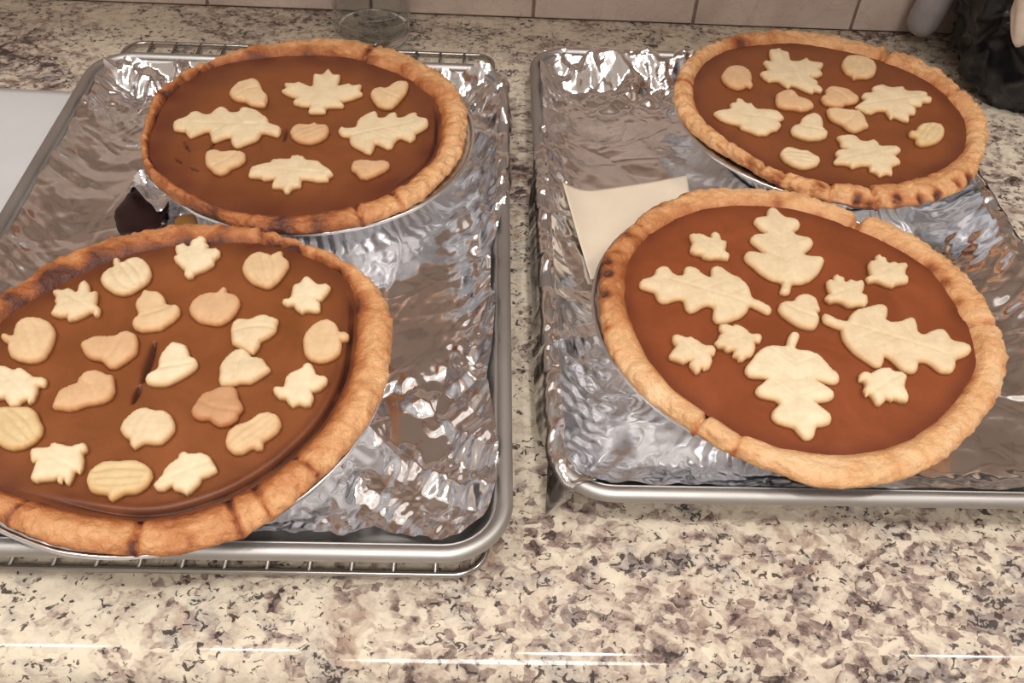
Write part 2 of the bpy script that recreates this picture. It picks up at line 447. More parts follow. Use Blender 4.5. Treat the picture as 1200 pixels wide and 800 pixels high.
def build_foil(p, label, edges, seed, discs, nu, nv, calm, wallamp, flooramp):
    """edges: functions l(t), r(t), f(s), b(s): insets from the pan outline in metres."""
    h = p['h']
    s = np.linspace(0, 1, nu); t = np.linspace(0, 1, nv)
    S, T = np.meshgrid(s, t, indexing='ij')
    L = edges['l'](T); R_ = edges['r'](T); Fr = edges['f'](S); B = edges['b'](S)
    X = L + S * (PW - R_ - L); Y = Fr + T * (PD - B - Fr)
    ins = np.minimum(np.minimum(X, PW - X), np.minimum(Y, PD - Y))
    # rounded corners
    rc = 0.03
    cx = np.minimum(X, PW - X); cy = np.minimum(Y, PD - Y)
    cor = (cx < rc) & (cy < rc)
    ins = np.where(cor, rc - np.hypot(rc - cx, rc - cy), ins)
    zr = h + 0.0009
    fl = 0.0012 + 0.0016
    z = np.where(ins > 0.026, fl, 0)
    fil = 0.046
    k = (fil - ins) / (fil - 0.0085)
    zw = fl + (zr - 0.0012 - fl) * np.clip(k, 0, 1) ** 2.0
    z = np.where(ins <= fil, zw, z)
    top = (ins < 0.0085)
    arc = np.clip((ins - 0.0042) / 0.0046, -1.0, 1)
    zt = h - 0.0042 + 0.0051 * np.sqrt(np.clip(1 - arc ** 2, 0, 1))
    zt = np.where(ins < -0.0003, h - 0.0042 - (-0.0003 - ins) * 2.2, zt)
    z = np.where(top, np.maximum(zt, 0.003), z)
    z_in = z.copy()
    # crumples
    wallw = 1 - sstep(0.012, 0.05, ins)
    dm = np.ones_like(X)
    for (dx, dy, rr) in discs:
        dm *= sstep(rr - 0.012, rr + 0.02, np.hypot(X - dx, Y - dy))
    cl = calm(X, Y)
    big = crumple(X, Y, seed, 6, 0.06, 0.16, flooramp, 0.4, 0.16, 0.05)
    mid = crumple(X, Y, seed + 1, 7, 0.025, 0.06, flooramp * 1.6, 0.5, 0.10, 0.25)
    fin = crumple(X, Y, seed + 2, 7, 0.014, 0.040, wallamp, 0.5, 0.06, 0.05)
    fin2 = crumple(X, Y, seed + 3, 10, 0.005, 0.014, wallamp * 1.0, 0.6, 0.035, 0.15)
    # long single creases
    rng = np.random.RandomState(seed + 77); cr = np.zeros_like(X)
    for q in range(80):
        x0, y0 = rng.rand() * PW, rng.rand() * PD; th = rng.rand() * PI; ln = 0.015 + 0.05 * rng.rand() ** 2
        bend = rng.uniform(-6, 6)
        a = (X - x0) * math.cos(th) + (Y - y0) * math.sin(th)
        o_ = -(X - x0) * math.sin(th) + (Y - y0) * math.cos(th) - bend * a * a
        wd = 0.0016 + 0.0022 * rng.rand()
        cr += rng.choice([-1, 1]) * wd * rng.uniform(.10, .26) * np.clip(1 - np.abs(o_) / wd, 0, 1) * np.clip(1 - np.abs(a) / ln, 0, 1) ** .5
    fw = np.clip(0.30 * wallw + cl, 0, 1)
    z = np.where((ins <= fil) & (ins > 0.0085), fl + (zw - fl) * (0.25 + 0.75 * np.clip(dm + sstep(.030, .016, ins), 0, 1)), z)
    Z = z + (big + mid + cr) * dm * (1 - 0.7 * (1 - sstep(0.0, 0.02, ins))) + (fin * fw + fin2 * fw * 0.8) * np.clip(dm, 0.0, 1) * (.35 + .65 * sstep(-.001, .006, ins))
    Z = np.where(ins > 0.026, np.maximum(Z, 0.0012 + 0.0003), Z)
    # keep the sheet above the pan metal
    Z = np.maximum(Z, np.where(ins > 0.0262, 0.0015, np.where(ins > 0.0085, 0.0018 + (h - 0.004) * np.clip((0.0235 - ins) / 0.0145, 0, 1), Z)))
    V = np.stack([X, Y, Z], -1).reshape(-1, 3)
    idx = np.arange(nu * nv).reshape(nu, nv)
    F = np.stack([idx[:-1, :-1], idx[1:, :-1], idx[1:, 1:], idx[:-1, 1:]], -1).reshape(-1, 4)
    me = bpy.data.meshes.new('foil_sheet')
    me.vertices.add(len(V)); me.vertices.foreach_set('co', V.astype(np.float32).ravel())
    me.loops.add(len(F) * 4); me.loops.foreach_set('vertex_index', F.astype(np.int32).ravel())
    me.polygons.add(len(F)); me.polygons.foreach_set('loop_start', np.arange(0, len(F) * 4, 4, dtype=np.int32))
    me.update(calc_edges=True); me.validate()
    me.polygons.foreach_set('use_smooth', np.ones(len(F), dtype=bool))
    me.materials.append(M_FOIL)
    o = bpy.data.objects.new('foil_sheet', me); COL.objects.link(o)
    o.location = (p['x'], p['y'], p['z']); o.rotation_euler = (0, 0, p['rz'])
    tag(o, label, 'foil', 'foil sheets lining the baking sheets')
    return o

def wob(a, sc, seed):
    return lambda t: a * vnoise(t * sc + 3.3, t * 0 + seed, seed)
def pl(px, py):   # piecewise linear
    return lambda t: np.interp(t, px, py)

DATA = {"cent":{"BL":[-0.12203,0.56425],"BR":[0.25658,0.60817],"FR":[0.18467,0.38444],"FL":[-0.16034,0.3341]},"rings":{"outer":{"BL":[[-173,112.9],[-165,112.9],[-159,112.7],[-151,113.4],[-144,113.0],[-137,111.7],[-130,110.4],[-121,108.9],[-114,109.3],[-106,112.2],[-97,113.8],[-91,113.2],[-83,113.8],[-75,113.2],[-66,112.6],[-57,113.1],[-48,111.9],[-40,111.9],[-31,110.2],[-22,109.7],[-12,109.9],[-2,109.4],[11,112.3],[20,116.0],[30,117.6],[37,118.6],[45,119.5],[52,120.7],[57,122.2],[63,123.7],[70,125.2],[77,126.3],[88,127.1],[99,125.9],[110,123.9],[118,123.1],[126,124.6],[133,121.1],[139,122.4],[145,120.1],[150,122.4],[158,119.8],[161,121.4],[169,118.6],[177,114.1]],"BR":[[-180,112.9],[-168,110.4],[-158,106.2],[-147,101.1],[-136,98.9],[-129,102.5],[-119,105.5],[-107,107.7],[-96,109.0],[-86,112.5],[-76,112.6],[-64,113.2],[-51,115.6],[-40,114.6],[-28,113.8],[-18,115.6],[-6,120.1],[4,123.9],[12,124.9],[24,125.9],[36,129.9],[47,130.2],[54,124.4],[62,123.7],[74,125.1],[86,125.8],[100,125.1],[112,123.7],[123,121.4],[136,120.2],[148,117.7],[157,115.7],[170,113.9]],"FR":[[-176,114.8],[-168,115.6],[-159,114.3],[-149,113.2],[-138,110.6],[-129,110.4],[-120,111.3],[-111,112.9],[-103,115.0],[-99,117.8],[-92,117.6],[-84,116.3],[-73,114.4],[-61,112.5],[-50,110.3],[-37,111.0],[-26,114.5],[-16,117.3],[-7,118.8],[0,119.6],[9,121.1],[19,123.3],[26,122.2],[34,122.6],[44,123.8],[52,122.5],[57,117.8],[65,119.7],[74,122.2],[82,124.8],[92,125.3],[102,126.8],[112,129.2],[119,125.6],[129,124.7],[140,120.2],[151,121.3],[157,119.1],[162,117.2],[172,115.1]],"FL":[[-119,110.9],[-117,110.5],[-112,110.4],[-104,111.1],[-97,111.0],[-92,111.7],[-85,112.2],[-78,114.9],[-74,115.7],[-68,114.9],[-64,115.0],[-62,117.5],[-59,114.2],[-52,113.9],[-45,111.3],[-40,109.8],[-33,110.1],[-24,110.8],[-19,110.8],[-13,111.9],[-6,112.9],[1,113.3],[8,114.7],[14,116.6],[22,119.6],[29,121.0],[37,120.8],[44,119.3],[51,117.7],[63,114.7],[72,116.4],[78,117.0],[86,118.0],[92,118.4],[102,118.5],[108,118.0],[116,119.8],[121,119.4],[127,120.0],[135,120.1],[144,118.9],[151,118.3],[155,119.3]]},"inner":{"BL":[[-166,107.6],[-157,108.3],[-149,107.0],[-141,104.1],[-132,102.8],[-122,102.6],[-109,101.6],[-98,100.3],[-86,98.7],[-74,96.8],[-65,95.4],[-55,94.2],[-43,94.0],[-28,93.4],[-21,93.9],[-11,93.0],[1,91.7],[13,93.2],[24,94.6],[36,94.1],[46,94.8],[55,95.0],[63,93.8],[71,96.6],[79,100.5],[88,100.1],[97,100.9],[110,103.4],[120,106.7],[132,111.6],[143,113.9],[157,111.5],[168,109.4],[180,106.5]],"BR":[[-178,97.2],[-167,94.7],[-155,91.6],[-141,91.2],[-127,91.0],[-117,91.1],[-107,90.1],[-92,90.1],[-76,89.5],[-58,91.5],[-40,95.5],[-25,100.5],[-14,101.6],[-1,105.3],[8,106.0],[17,106.2],[27,108.2],[40,107.3],[48,105.1],[54,103.7],[64,103.8],[78,103.3],[91,105.9],[104,105.1],[119,107.6],[133,106.9],[151,103.5],[166,99.5]],"FR":[[-177,97.6],[-169,96.6],[-158,96.3],[-148,97.4],[-137,96.8],[-129,96.0],[-120,98.5],[-112,97.7],[-103,98.1],[-93,97.3],[-82,97.0],[-73,96.3],[-60,94.3],[-47,93.8],[-35,95.0],[-20,99.5],[-12,99.9],[-4,100.3],[4,99.1],[16,101.9],[26,104.8],[36,104.3],[47,103.3],[57,101.4],[70,104.7],[82,106.0],[90,106.8],[101,107.9],[114,108.4],[128,107.1],[140,106.1],[152,104.9],[159,102.7],[170,99.9]],"FL":[[-127,100.1],[-115,94.7],[-105,93.3],[-95,93.7],[-85,94.8],[-76,94.7],[-68,93.9],[-60,93.9],[-51,92.3],[-41,92.0],[-34,91.3],[-25,91.7],[-15,91.7],[-2,93.1],[11,94.7],[21,98.9],[30,104.2],[38,108.0],[46,110.0],[58,106.7],[65,108.4],[76,104.3],[90,100.9],[103,100.0],[112,100.0],[121,100.0],[133,98.8],[145,99.8],[156,102.9],[164,104.8]]}},"cookies":[["FL","maple",[-8.0,87.3],[[1.2,16.5],[3.8,13.6],[4.2,10.1],[6.5,8.2],[6.6,4.8],[11.2,5.7],[14.2,3.2],[14.6,-0.2],[12.6,-4.1],[12.9,-8.4],[9.0,-13.2],[4.2,-16.2],[3.1,-19.5],[0.3,-20.5],[-2.1,-18.3],[-3.0,-14.2],[-7.2,-9.7],[-10.5,-6.1],[-11.8,-3.1],[-10.3,-1.8],[-12.5,3.5],[-13.0,6.9],[-11.2,7.4],[-8.5,9.3],[-5.0,6.2],[-5.2,11.2],[-2.8,13.3],[-1.4,15.3]],"small pale maple leaf cookie touching the back crust of the front left pie","w"],
["FL","pumpkin",[35.3,77.8],[[-13.9,-0.6],[-13.6,4.2],[-11.0,10.1],[-6.5,13.0],[-1.2,11.5],[1.5,10.6],[5.3,13.9],[7.6,13.8],[8.3,9.5],[12.3,5.8],[13.2,2.0],[11.6,-5.1],[9.0,-12.1],[5.6,-16.8],[2.6,-17.4],[-1.3,-15.7],[-6.0,-13.6],[-10.5,-8.8],[-12.9,-4.3]],"grooved pumpkin cookie near the back right crust of the front left pie","g"],
["FL","maple",[62.6,53.8],[[-2.2,17.2],[1.7,13.2],[5.3,9.7],[10.0,10.8],[12.6,7.8],[11.1,2.8],[8.7,-2.2],[6.4,-3.2],[8.2,-5.3],[9.0,-11.3],[6.5,-12.3],[1.6,-11.6],[-1.1,-13.4],[-5.1,-10.2],[-6.8,-7.2],[-10.3,-7.8],[-13.3,-5.7],[-12.9,-2.6],[-9.4,-1.6],[-9.2,8.2],[-5.9,10.6],[-5.1,13.9]],"small maple leaf cookie between two pumpkins along the right crust of the front left pie","w"],
["FL","pumpkin",[-44.7,69.1],[[-11.8,-5.3],[-11.3,-0.7],[-8.9,3.5],[-6.9,5.0],[-8.9,9.6],[-8.8,12.5],[-5.4,12.4],[-3.5,8.0],[-1.4,11.4],[4.0,14.2],[9.0,11.8],[13.5,6.3],[16.1,0.4],[16.1,-6.0],[12.7,-11.5],[8.6,-16.1],[4.3,-17.6],[-0.8,-16.5],[-6.8,-12.3],[-9.9,-8.9]],"pale pumpkin cookie with an upright stem by the back crust of the front left pie","p"],
["FL","maple",[-64.5,44.8],[[0.6,16.9],[4.0,13.4],[6.7,7.3],[10.0,8.3],[11.5,3.1],[12.5,-2.0],[15.9,-5.7],[16.3,-9.9],[14.1,-11.3],[11.4,-8.0],[8.7,-10.7],[5.0,-13.7],[0.9,-15.1],[-1.0,-11.9],[-4.6,-12.4],[-9.1,-10.9],[-10.1,-9.7],[-9.7,-5.4],[-9.2,-3.7],[-11.3,0.1],[-11.1,2.2],[-14.7,6.9],[-12.6,8.7],[-9.0,8.4],[-7.2,10.3],[-3.9,9.1],[-1.1,7.0],[-2.2,13.2],[-0.8,15.5]],"small maple leaf cookie by dark left crust of the front left pie, stem rightward","p"],
["FL","acorn",[-19.9,38.3],[[-9.4,17.2],[-5.1,15.6],[-1.0,15.8],[3.3,12.0],[6.4,5.2],[11.6,5.8],[14.3,2.9],[15.0,-1.3],[12.8,-6.5],[8.8,-11.6],[7.5,-13.3],[2.6,-14.3],[-2.8,-15.3],[-6.8,-13.4],[-9.0,-9.8],[-9.2,-6.5],[-7.0,-3.0],[-10.3,2.8],[-11.5,6.2],[-10.5,11.4]],"peach acorn cookie just below the upright-stemmed pumpkin on the front left pie","g"],
["FL","pumpkin",[13.7,45.3],[[-14.9,-4.0],[-14.3,1.2],[-11.3,6.6],[-6.5,9.3],[-1.9,8.7],[-0.2,13.3],[2.1,14.1],[3.3,12.5],[3.3,9.4],[8.1,8.3],[11.6,5.3],[12.8,0.6],[12.0,-5.5],[9.6,-11.5],[5.7,-15.0],[2.4,-15.8],[-1.9,-14.9],[-7.3,-13.8],[-12.5,-9.0]],"peach oval pumpkin cookie in the upper middle of the front left pie, stem tilted right","t"],
["FL","pumpkin",[-81.1,15.1],[[-14.0,2.0],[-11.6,3.3],[-7.0,1.5],[-8.2,4.6],[-8.8,9.5],[-7.6,14.1],[-3.2,16.3],[2.8,15.7],[8.2,13.0],[12.2,8.6],[14.4,4.7],[15.1,-0.9],[15.5,-5.6],[14.7,-13.0],[11.4,-16.0],[7.2,-16.7],[1.1,-15.4],[-3.5,-12.9],[-6.7,-8.0],[-8.1,-3.3],[-10.9,-1.8],[-13.1,0.3]],"pumpkin cookie at the far left of the front left pie, stem pointing left","g"],
["FL","acorn",[-35.1,10.1],[[-16.7,2.2],[-14.7,4.6],[-10.1,8.0],[-2.2,8.3],[0.5,8.7],[1.0,10.8],[5.7,12.6],[10.8,10.4],[13.2,5.6],[15.0,-3.0],[11.5,-8.5],[6.9,-14.0],[3.1,-14.1],[-0.7,-10.4],[-2.2,-9.0],[-8.7,-7.7],[-12.4,-4.7]],"tan acorn cookie lying sideways, left of the crack in the front left pie","t"],
["FL","acorn",[37.5,24.5],[[-12.4,1.5],[-12.5,6.4],[-10.2,9.4],[-6.2,10.0],[-3.7,9.0],[0.4,12.4],[4.3,13.5],[8.8,11.4],[12.5,10.1],[12.2,5.3],[12.3,1.1],[9.0,-3.5],[5.5,-6.0],[5.3,-11.2],[3.3,-16.0],[1.5,-15.7],[-3.6,-12.7],[-6.1,-11.2],[-9.7,-9.0],[-10.9,-4.6]],"upper of two touching acorn cookies on the front left pie, tip pointing up right","p"],
["FL","acorn",[37.1,-1.8],[[-12.3,0.5],[-10.6,5.9],[-7.7,11.1],[-4.7,13.1],[-1.3,13.1],[2.1,9.8],[3.1,7.5],[9.4,7.0],[11.8,2.8],[15.0,-0.9],[13.4,-2.9],[9.7,-7.1],[5.9,-10.6],[0.4,-10.4],[-3.0,-12.7],[-9.0,-12.9],[-10.8,-9.3],[-11.3,-4.1]],"lower of two touching acorn cookies right of centre on the front left pie","p"],
["FL","pumpkin",[78.7,19.7],[[-13.6,0.8],[-12.6,5.7],[-9.4,11.6],[-5.2,15.1],[-1.1,16.0],[2.7,13.3],[5.0,8.8],[5.7,6.0],[9.4,6.5],[11.3,4.5],[10.9,0.8],[7.3,-0.1],[8.2,-3.3],[8.0,-8.9],[5.4,-12.9],[1.2,-15.4],[-2.6,-16.3],[-7.4,-14.9],[-11.0,-11.1],[-12.3,-6.4]],"smooth pumpkin cookie by the right crust of the front left pie, stem pointing right","g"],
["FL","acorn",[0.5,-1.1],[[-11.8,-10.4],[-11.5,-7.5],[-7.1,-3.2],[-8.4,4.0],[-7.5,9.5],[-4.2,16.6],[-0.5,15.3],[3.6,14.6],[6.1,10.0],[7.6,6.1],[11.0,4.7],[12.9,1.3],[12.5,-2.1],[9.1,-6.4],[4.6,-10.6],[0.0,-14.1],[-6.5,-14.3],[-10.0,-13.3]],"pale acorn cookie at the centre of the front left pie, right of the crack","w"],
["FL","maple",[69.5,-13.7],[[-14.3,-2.7],[-13.3,-0.7],[-9.3,-1.1],[-9.0,5.4],[-6.9,8.8],[-2.4,11.7],[-1.1,15.1],[1.0,15.8],[3.1,15.5],[5.2,11.6],[7.1,7.7],[10.7,7.6],[13.0,5.2],[12.7,2.2],[10.1,-1.4],[7.7,-2.9],[6.0,-3.6],[7.5,-7.9],[6.6,-12.5],[3.5,-13.4],[0.3,-12.1],[-2.5,-13.9],[-5.0,-11.7],[-7.2,-8.9],[-10.3,-8.4],[-13.1,-5.6]],"pale maple leaf cookie on the front left pie, just below the smooth right pumpkin","w"],
["FL","maple",[-73.8,-18.2],[[-13.6,13.2],[-10.3,12.9],[-4.5,10.5],[-4.6,12.3],[-1.8,12.1],[5.3,7.1],[6.8,6.0],[10.4,6.5],[13.4,4.8],[14.1,1.9],[13.1,0.0],[10.6,0.3],[11.7,-3.6],[11.5,-9.3],[9.6,-11.5],[7.9,-8.7],[6.0,-10.2],[5.3,-12.7],[1.4,-13.5],[-2.3,-9.7],[-3.7,-8.0],[-5.7,-8.4],[-8.7,-8.9],[-12.5,-5.8],[-12.2,-0.8],[-16.8,4.2],[-14.7,7.2],[-16.0,12.3]],"maple leaf cookie cut by the left photo edge, on the front left pie","w"],
["FL","acorn",[-39.1,-20.8],[[-13.1,-10.0],[-13.0,-3.6],[-12.9,-0.8],[-9.4,3.3],[-5.3,4.9],[-5.8,8.2],[-4.2,12.7],[-0.0,15.0],[4.7,13.7],[8.7,11.2],[11.4,11.3],[13.1,6.6],[15.0,1.5],[14.6,-3.5],[11.7,-6.4],[6.9,-8.0],[2.9,-8.8],[-0.5,-11.4],[-4.4,-12.5],[-8.2,-11.9],[-12.1,-11.4]],"toasted acorn cookie with a deep cap line, lower left of front left pie's crack","t"],
["FL","acorn",[30.1,-28.4],[[-13.2,-3.7],[-12.5,-0.2],[-11.3,4.1],[-9.6,8.4],[-5.9,9.3],[-3.2,11.9],[0.9,13.1],[4.1,13.5],[7.2,11.1],[8.9,5.4],[11.9,1.2],[12.7,-1.6],[11.0,-5.1],[11.2,-7.9],[8.0,-11.4],[3.0,-12.9],[-1.1,-10.6],[-3.2,-8.3],[-7.3,-9.1],[-11.4,-7.2]],"darkest toasted acorn cookie, blunt and lumpy, on the front left pie","b"],
["FL","pumpkin",[-64.7,-44.4],[[-12.4,11.6],[-8.4,12.0],[-2.2,12.3],[3.2,11.9],[6.6,9.4],[10.0,4.0],[12.7,0.7],[13.7,-3.9],[12.2,-8.6],[8.1,-12.6],[3.0,-14.0],[-0.8,-13.1],[-4.0,-11.3],[-6.1,-9.7],[-9.3,-3.9],[-12.7,5.4],[-13.5,10.1]],"ridged yellowish pumpkin cookie cut by the left photo edge on the front left pie","y"],
["FL","pumpkin",[-1.9,-44.2],[[-12.9,-0.5],[-12.9,3.2],[-10.9,8.4],[-7.7,12.3],[-2.8,13.5],[1.4,11.8],[6.1,12.0],[10.0,9.0],[13.0,4.3],[13.9,-0.4],[11.9,-5.2],[9.6,-8.2],[6.2,-9.1],[1.3,-8.1],[-1.6,-10.8],[-2.7,-12.1],[-5.5,-9.6],[-6.4,-6.3],[-10.1,-4.1]],"plump pale pumpkin cookie in the lower middle of the front left pie, stem down left","p"],
["FL","pumpkin",[50.9,-46.3],[[-13.2,-4.1],[-13.0,1.7],[-9.3,6.0],[-4.4,7.9],[-0.1,13.2],[5.0,14.6],[10.0,12.6],[12.6,7.5],[11.7,2.4],[7.9,-1.9],[5.6,-3.6],[6.2,-8.5],[2.7,-9.1],[1.1,-7.5],[-3.3,-11.5],[-7.8,-11.6],[-11.7,-8.2]],"tan pumpkin cookie tilted diagonally at the lower right of the front left pie","g"],
["FL","maple",[-37.3,-66.2],[[-15.4,5.7],[-15.4,8.0],[-12.7,8.7],[-7.6,9.4],[-7.7,12.0],[-5.2,12.2],[-1.4,11.2],[3.0,10.4],[7.0,12.3],[9.4,11.9],[10.9,8.7],[9.6,6.4],[11.3,2.3],[12.1,-2.7],[11.1,-5.2],[9.0,-4.0],[9.2,-7.7],[8.4,-11.4],[6.6,-11.1],[5.0,-8.4],[4.7,-10.6],[2.6,-10.3],[2.1,-7.9],[0.3,-9.1],[-5.0,-9.6],[-7.1,-10.5],[-10.1,-9.1],[-10.6,-3.3],[-11.0,0.8],[-13.1,1.0]],"maple leaf cookie at the lower left of the front left pie, stem up right","w"],
["FL","pumpkin",[-6.8,-75.0],[[-14.8,-0.6],[-15.1,3.7],[-13.6,6.8],[-10.6,10.1],[-6.4,11.1],[-0.8,11.1],[4.5,11.8],[9.6,10.0],[14.0,6.3],[15.5,2.6],[14.3,-2.3],[11.7,-5.4],[9.1,-6.9],[4.7,-7.0],[2.8,-8.9],[0.0,-11.3],[-1.6,-10.4],[-3.2,-7.6],[-8.4,-7.3],[-11.7,-5.9]],"flat grooved pumpkin cookie nearest the front crust of the front left pie","y"],
["FL","maple",[23.5,-70.2],[[-13.6,-7.0],[-11.0,-1.8],[-10.7,1.3],[-8.7,5.5],[-5.9,8.4],[-6.1,11.3],[-3.4,12.9],[-1.3,11.7],[5.0,11.9],[9.0,10.1],[11.9,6.0],[13.3,4.1],[14.3,1.7],[11.3,-0.9],[8.2,-2.5],[7.8,-5.3],[5.3,-9.6],[2.9,-11.8],[0.1,-10.3],[-3.7,-9.2],[-5.2,-7.1],[-8.0,-9.6],[-11.4,-9.7]],"pale maple leaf cookie right of the flat grooved pumpkin, front of the front left pie","w"],
["BL","acorn",[-48.1,38.5],[[-15.4,-0.9],[-14.1,6.5],[-11.6,13.3],[-6.0,16.7],[-1.9,20.0],[3.4,16.6],[6.6,9.3],[8.4,3.6],[12.9,-2.0],[13.9,-7.7],[13.8,-16.2],[8.6,-16.5],[3.1,-15.5],[-1.6,-10.8],[-7.9,-9.8],[-12.3,-6.5]],"acorn cookie at the upper left of the back left pie","g"],
["BL","maple",[3.0,45.1],[[0.4,32.5],[5.6,22.8],[10.7,23.1],[10.9,15.5],[10.6,7.9],[14.4,8.9],[18.9,11.5],[21.5,8.6],[28.0,10.6],[27.7,2.4],[30.2,-2.6],[22.7,-8.9],[16.2,-13.0],[18.3,-17.8],[17.1,-20.0],[6.6,-21.4],[6.0,-28.5],[-6.0,-29.2],[-6.5,-20.8],[-11.9,-20.5],[-18.0,-18.0],[-18.8,-15.2],[-17.2,-10.8],[-25.7,-5.6],[-29.8,-1.5],[-26.9,1.7],[-29.2,9.0],[-21.7,8.7],[-19.3,11.1],[-13.7,7.8],[-8.4,5.9],[-9.6,23.2],[-3.2,22.9]],"large maple leaf cookie at the top of the back left pie, stem towards the viewer","p"],
["BL","acorn",[51.3,43.1],[[-13.1,0.5],[-11.3,6.5],[-6.0,9.1],[-2.3,7.1],[2.2,14.9],[6.6,18.7],[14.3,18.0],[13.6,4.5],[10.7,-3.1],[8.1,-10.5],[4.8,-17.1],[-0.5,-18.2],[-6.1,-15.7],[-9.3,-10.2],[-11.8,-4.6]],"acorn cookie at the upper right of the back left pie, tip pointing up right","g"],
["BL","oak",[-56.7,-4.2],[[-37.3,1.5],[-34.4,5.0],[-30.1,8.6],[-27.9,14.9],[-23.1,16.9],[-17.7,12.8],[-14.1,13.1],[-11.8,20.1],[-8.8,23.3],[-4.8,22.2],[0.1,16.7],[4.9,17.0],[5.0,22.5],[9.2,24.2],[16.5,21.2],[22.8,15.4],[27.5,10.2],[28.3,5.5],[32.4,3.1],[38.1,0.1],[38.8,-6.5],[36.9,-10.5],[29.0,-7.1],[26.0,-6.6],[24.6,-15.1],[18.3,-20.0],[13.4,-24.7],[9.8,-24.3],[6.8,-18.7],[5.7,-13.0],[2.6,-13.8],[-3.5,-19.3],[-6.6,-18.2],[-8.9,-10.6],[-11.4,-6.2],[-16.8,-11.1],[-21.6,-15.3],[-24.7,-11.6],[-26.6,-7.8],[-31.5,-7.4],[-35.0,-6.3]],"oak leaf cookie on the left half of the back left pie","p"],
["BL","pumpkin",[1.7,-8.4],[[-13.9,-1.2],[-12.9,4.1],[-9.1,8.4],[-1.5,7.5],[1.3,11.3],[5.0,8.3],[11.0,8.3],[13.1,3.1],[12.6,-4.2],[8.3,-10.3],[2.2,-13.9],[-5.1,-13.0],[-11.0,-8.2]],"small pinkish pumpkin cookie at the centre of the back left pie","t"],
["BL","oak",[52.2,-3.4],[[-31.8,-2.3],[-30.2,3.1],[-25.8,0.7],[-20.0,1.7],[-19.6,11.9],[-15.0,18.3],[-8.7,23.9],[-6.3,22.4],[-4.9,15.5],[-1.1,15.7],[2.2,21.5],[7.4,23.2],[8.7,15.7],[12.4,17.3],[16.6,22.4],[21.8,24.1],[23.0,17.9],[30.3,16.3],[31.1,8.2],[25.6,1.1],[22.7,-1.7],[23.1,-7.6],[19.7,-12.4],[15.9,-10.0],[12.0,-7.6],[9.4,-11.7],[7.9,-20.1],[4.4,-21.6],[-0.3,-18.1],[-4.2,-15.7],[-4.4,-21.5],[-5.9,-27.9],[-9.6,-27.5],[-12.8,-24.5],[-19.9,-19.2],[-22.2,-14.9],[-23.0,-8.4],[-28.5,-8.1]],"oak leaf cookie on the right half of the back left pie","p"],
["BL","acorn",[-49.6,-45.6],[[-14.2,6.8],[-12.3,10.7],[-6.8,11.2],[-3.4,8.7],[1.9,10.5],[8.2,10.8],[12.6,8.4],[14.0,1.1],[11.1,-3.9],[6.3,-7.8],[4.5,-12.6],[0.2,-15.2],[-4.4,-13.1],[-6.4,-10.3],[-11.3,-5.2]],"acorn cookie at the lower left of the back left pie, below an oak leaf","g"],
["BL","maple",[-4.0,-56.6],[[-26.8,-5.1],[-27.1,3.9],[-23.4,7.0],[-17.5,9.7],[-15.1,10.8],[-15.1,14.2],[-10.7,15.0],[-3.7,15.3],[-2.8,18.6],[2.2,19.8],[6.7,17.9],[8.0,15.0],[16.6,13.5],[19.2,10.1],[25.6,4.4],[28.1,-0.3],[25.7,-3.2],[25.6,-7.0],[18.0,-7.8],[12.2,-6.3],[8.4,-6.6],[9.0,-14.3],[4.3,-16.0],[2.1,-21.1],[-0.5,-21.2],[-3.6,-16.4],[-9.4,-16.2],[-10.2,-12.6],[-9.8,-7.0],[-16.2,-8.3],[-19.6,-5.9]],"large maple leaf cookie at the front of the back left pie","p"],
["BL","acorn",[46.6,-48.9],[[-12.1,-0.2],[-11.7,6.5],[-4.5,9.0],[2.8,7.3],[9.1,8.9],[13.6,6.1],[13.3,1.8],[10.1,-2.6],[4.9,-7.6],[-0.3,-11.4],[-5.3,-10.5],[-8.4,-4.8],[-11.4,-2.5]],"peach acorn cookie at the lower right of the back left pie","t"],
["BR","pumpkin",[-58.8,40.7],[[-14.1,3.1],[-10.9,9.7],[-6.3,16.9],[0.9,19.5],[7.4,17.5],[11.0,9.7],[10.2,0.8],[8.6,-3.3],[9.3,-8.7],[6.9,-12.4],[4.1,-9.8],[1.0,-13.1],[-4.3,-15.0],[-10.2,-10.8],[-13.6,-4.0]],"round pumpkin cookie at the far left of the back right pie","t"],
["BR","maple",[-13.7,55.4],[[-27.4,-5.3],[-24.2,-1.9],[-19.7,-0.7],[-20.1,5.8],[-21.4,12.3],[-19.2,15.0],[-14.5,14.5],[-13.8,24.7],[-12.2,32.5],[-7.6,33.7],[-3.0,36.7],[-1.0,31.6],[3.4,29.4],[2.8,16.6],[8.8,16.2],[16.3,22.6],[18.3,16.0],[28.2,14.2],[25.9,8.2],[22.3,3.8],[23.7,-2.6],[19.1,-6.1],[12.6,-8.2],[16.9,-15.1],[15.8,-19.9],[18.3,-25.2],[16.1,-29.2],[11.8,-27.9],[8.9,-31.2],[3.1,-27.7],[-2.3,-21.9],[-4.6,-21.2],[-8.3,-24.6],[-10.7,-22.4],[-15.0,-14.9],[-22.0,-16.1],[-25.3,-11.6]],"large maple leaf cookie at the back of the back right pie","p"],
["BR","pumpkin",[41.6,64.4],[[-13.5,2.8],[-9.8,11.4],[-4.6,17.8],[3.7,19.2],[12.4,15.6],[15.8,9.1],[15.4,1.5],[10.3,-10.3],[3.9,-14.8],[-2.8,-14.5],[-8.7,-17.3],[-9.1,-12.5],[-13.0,-7.9]],"oval pumpkin cookie beside the cracked back crust of the back right pie","g"],
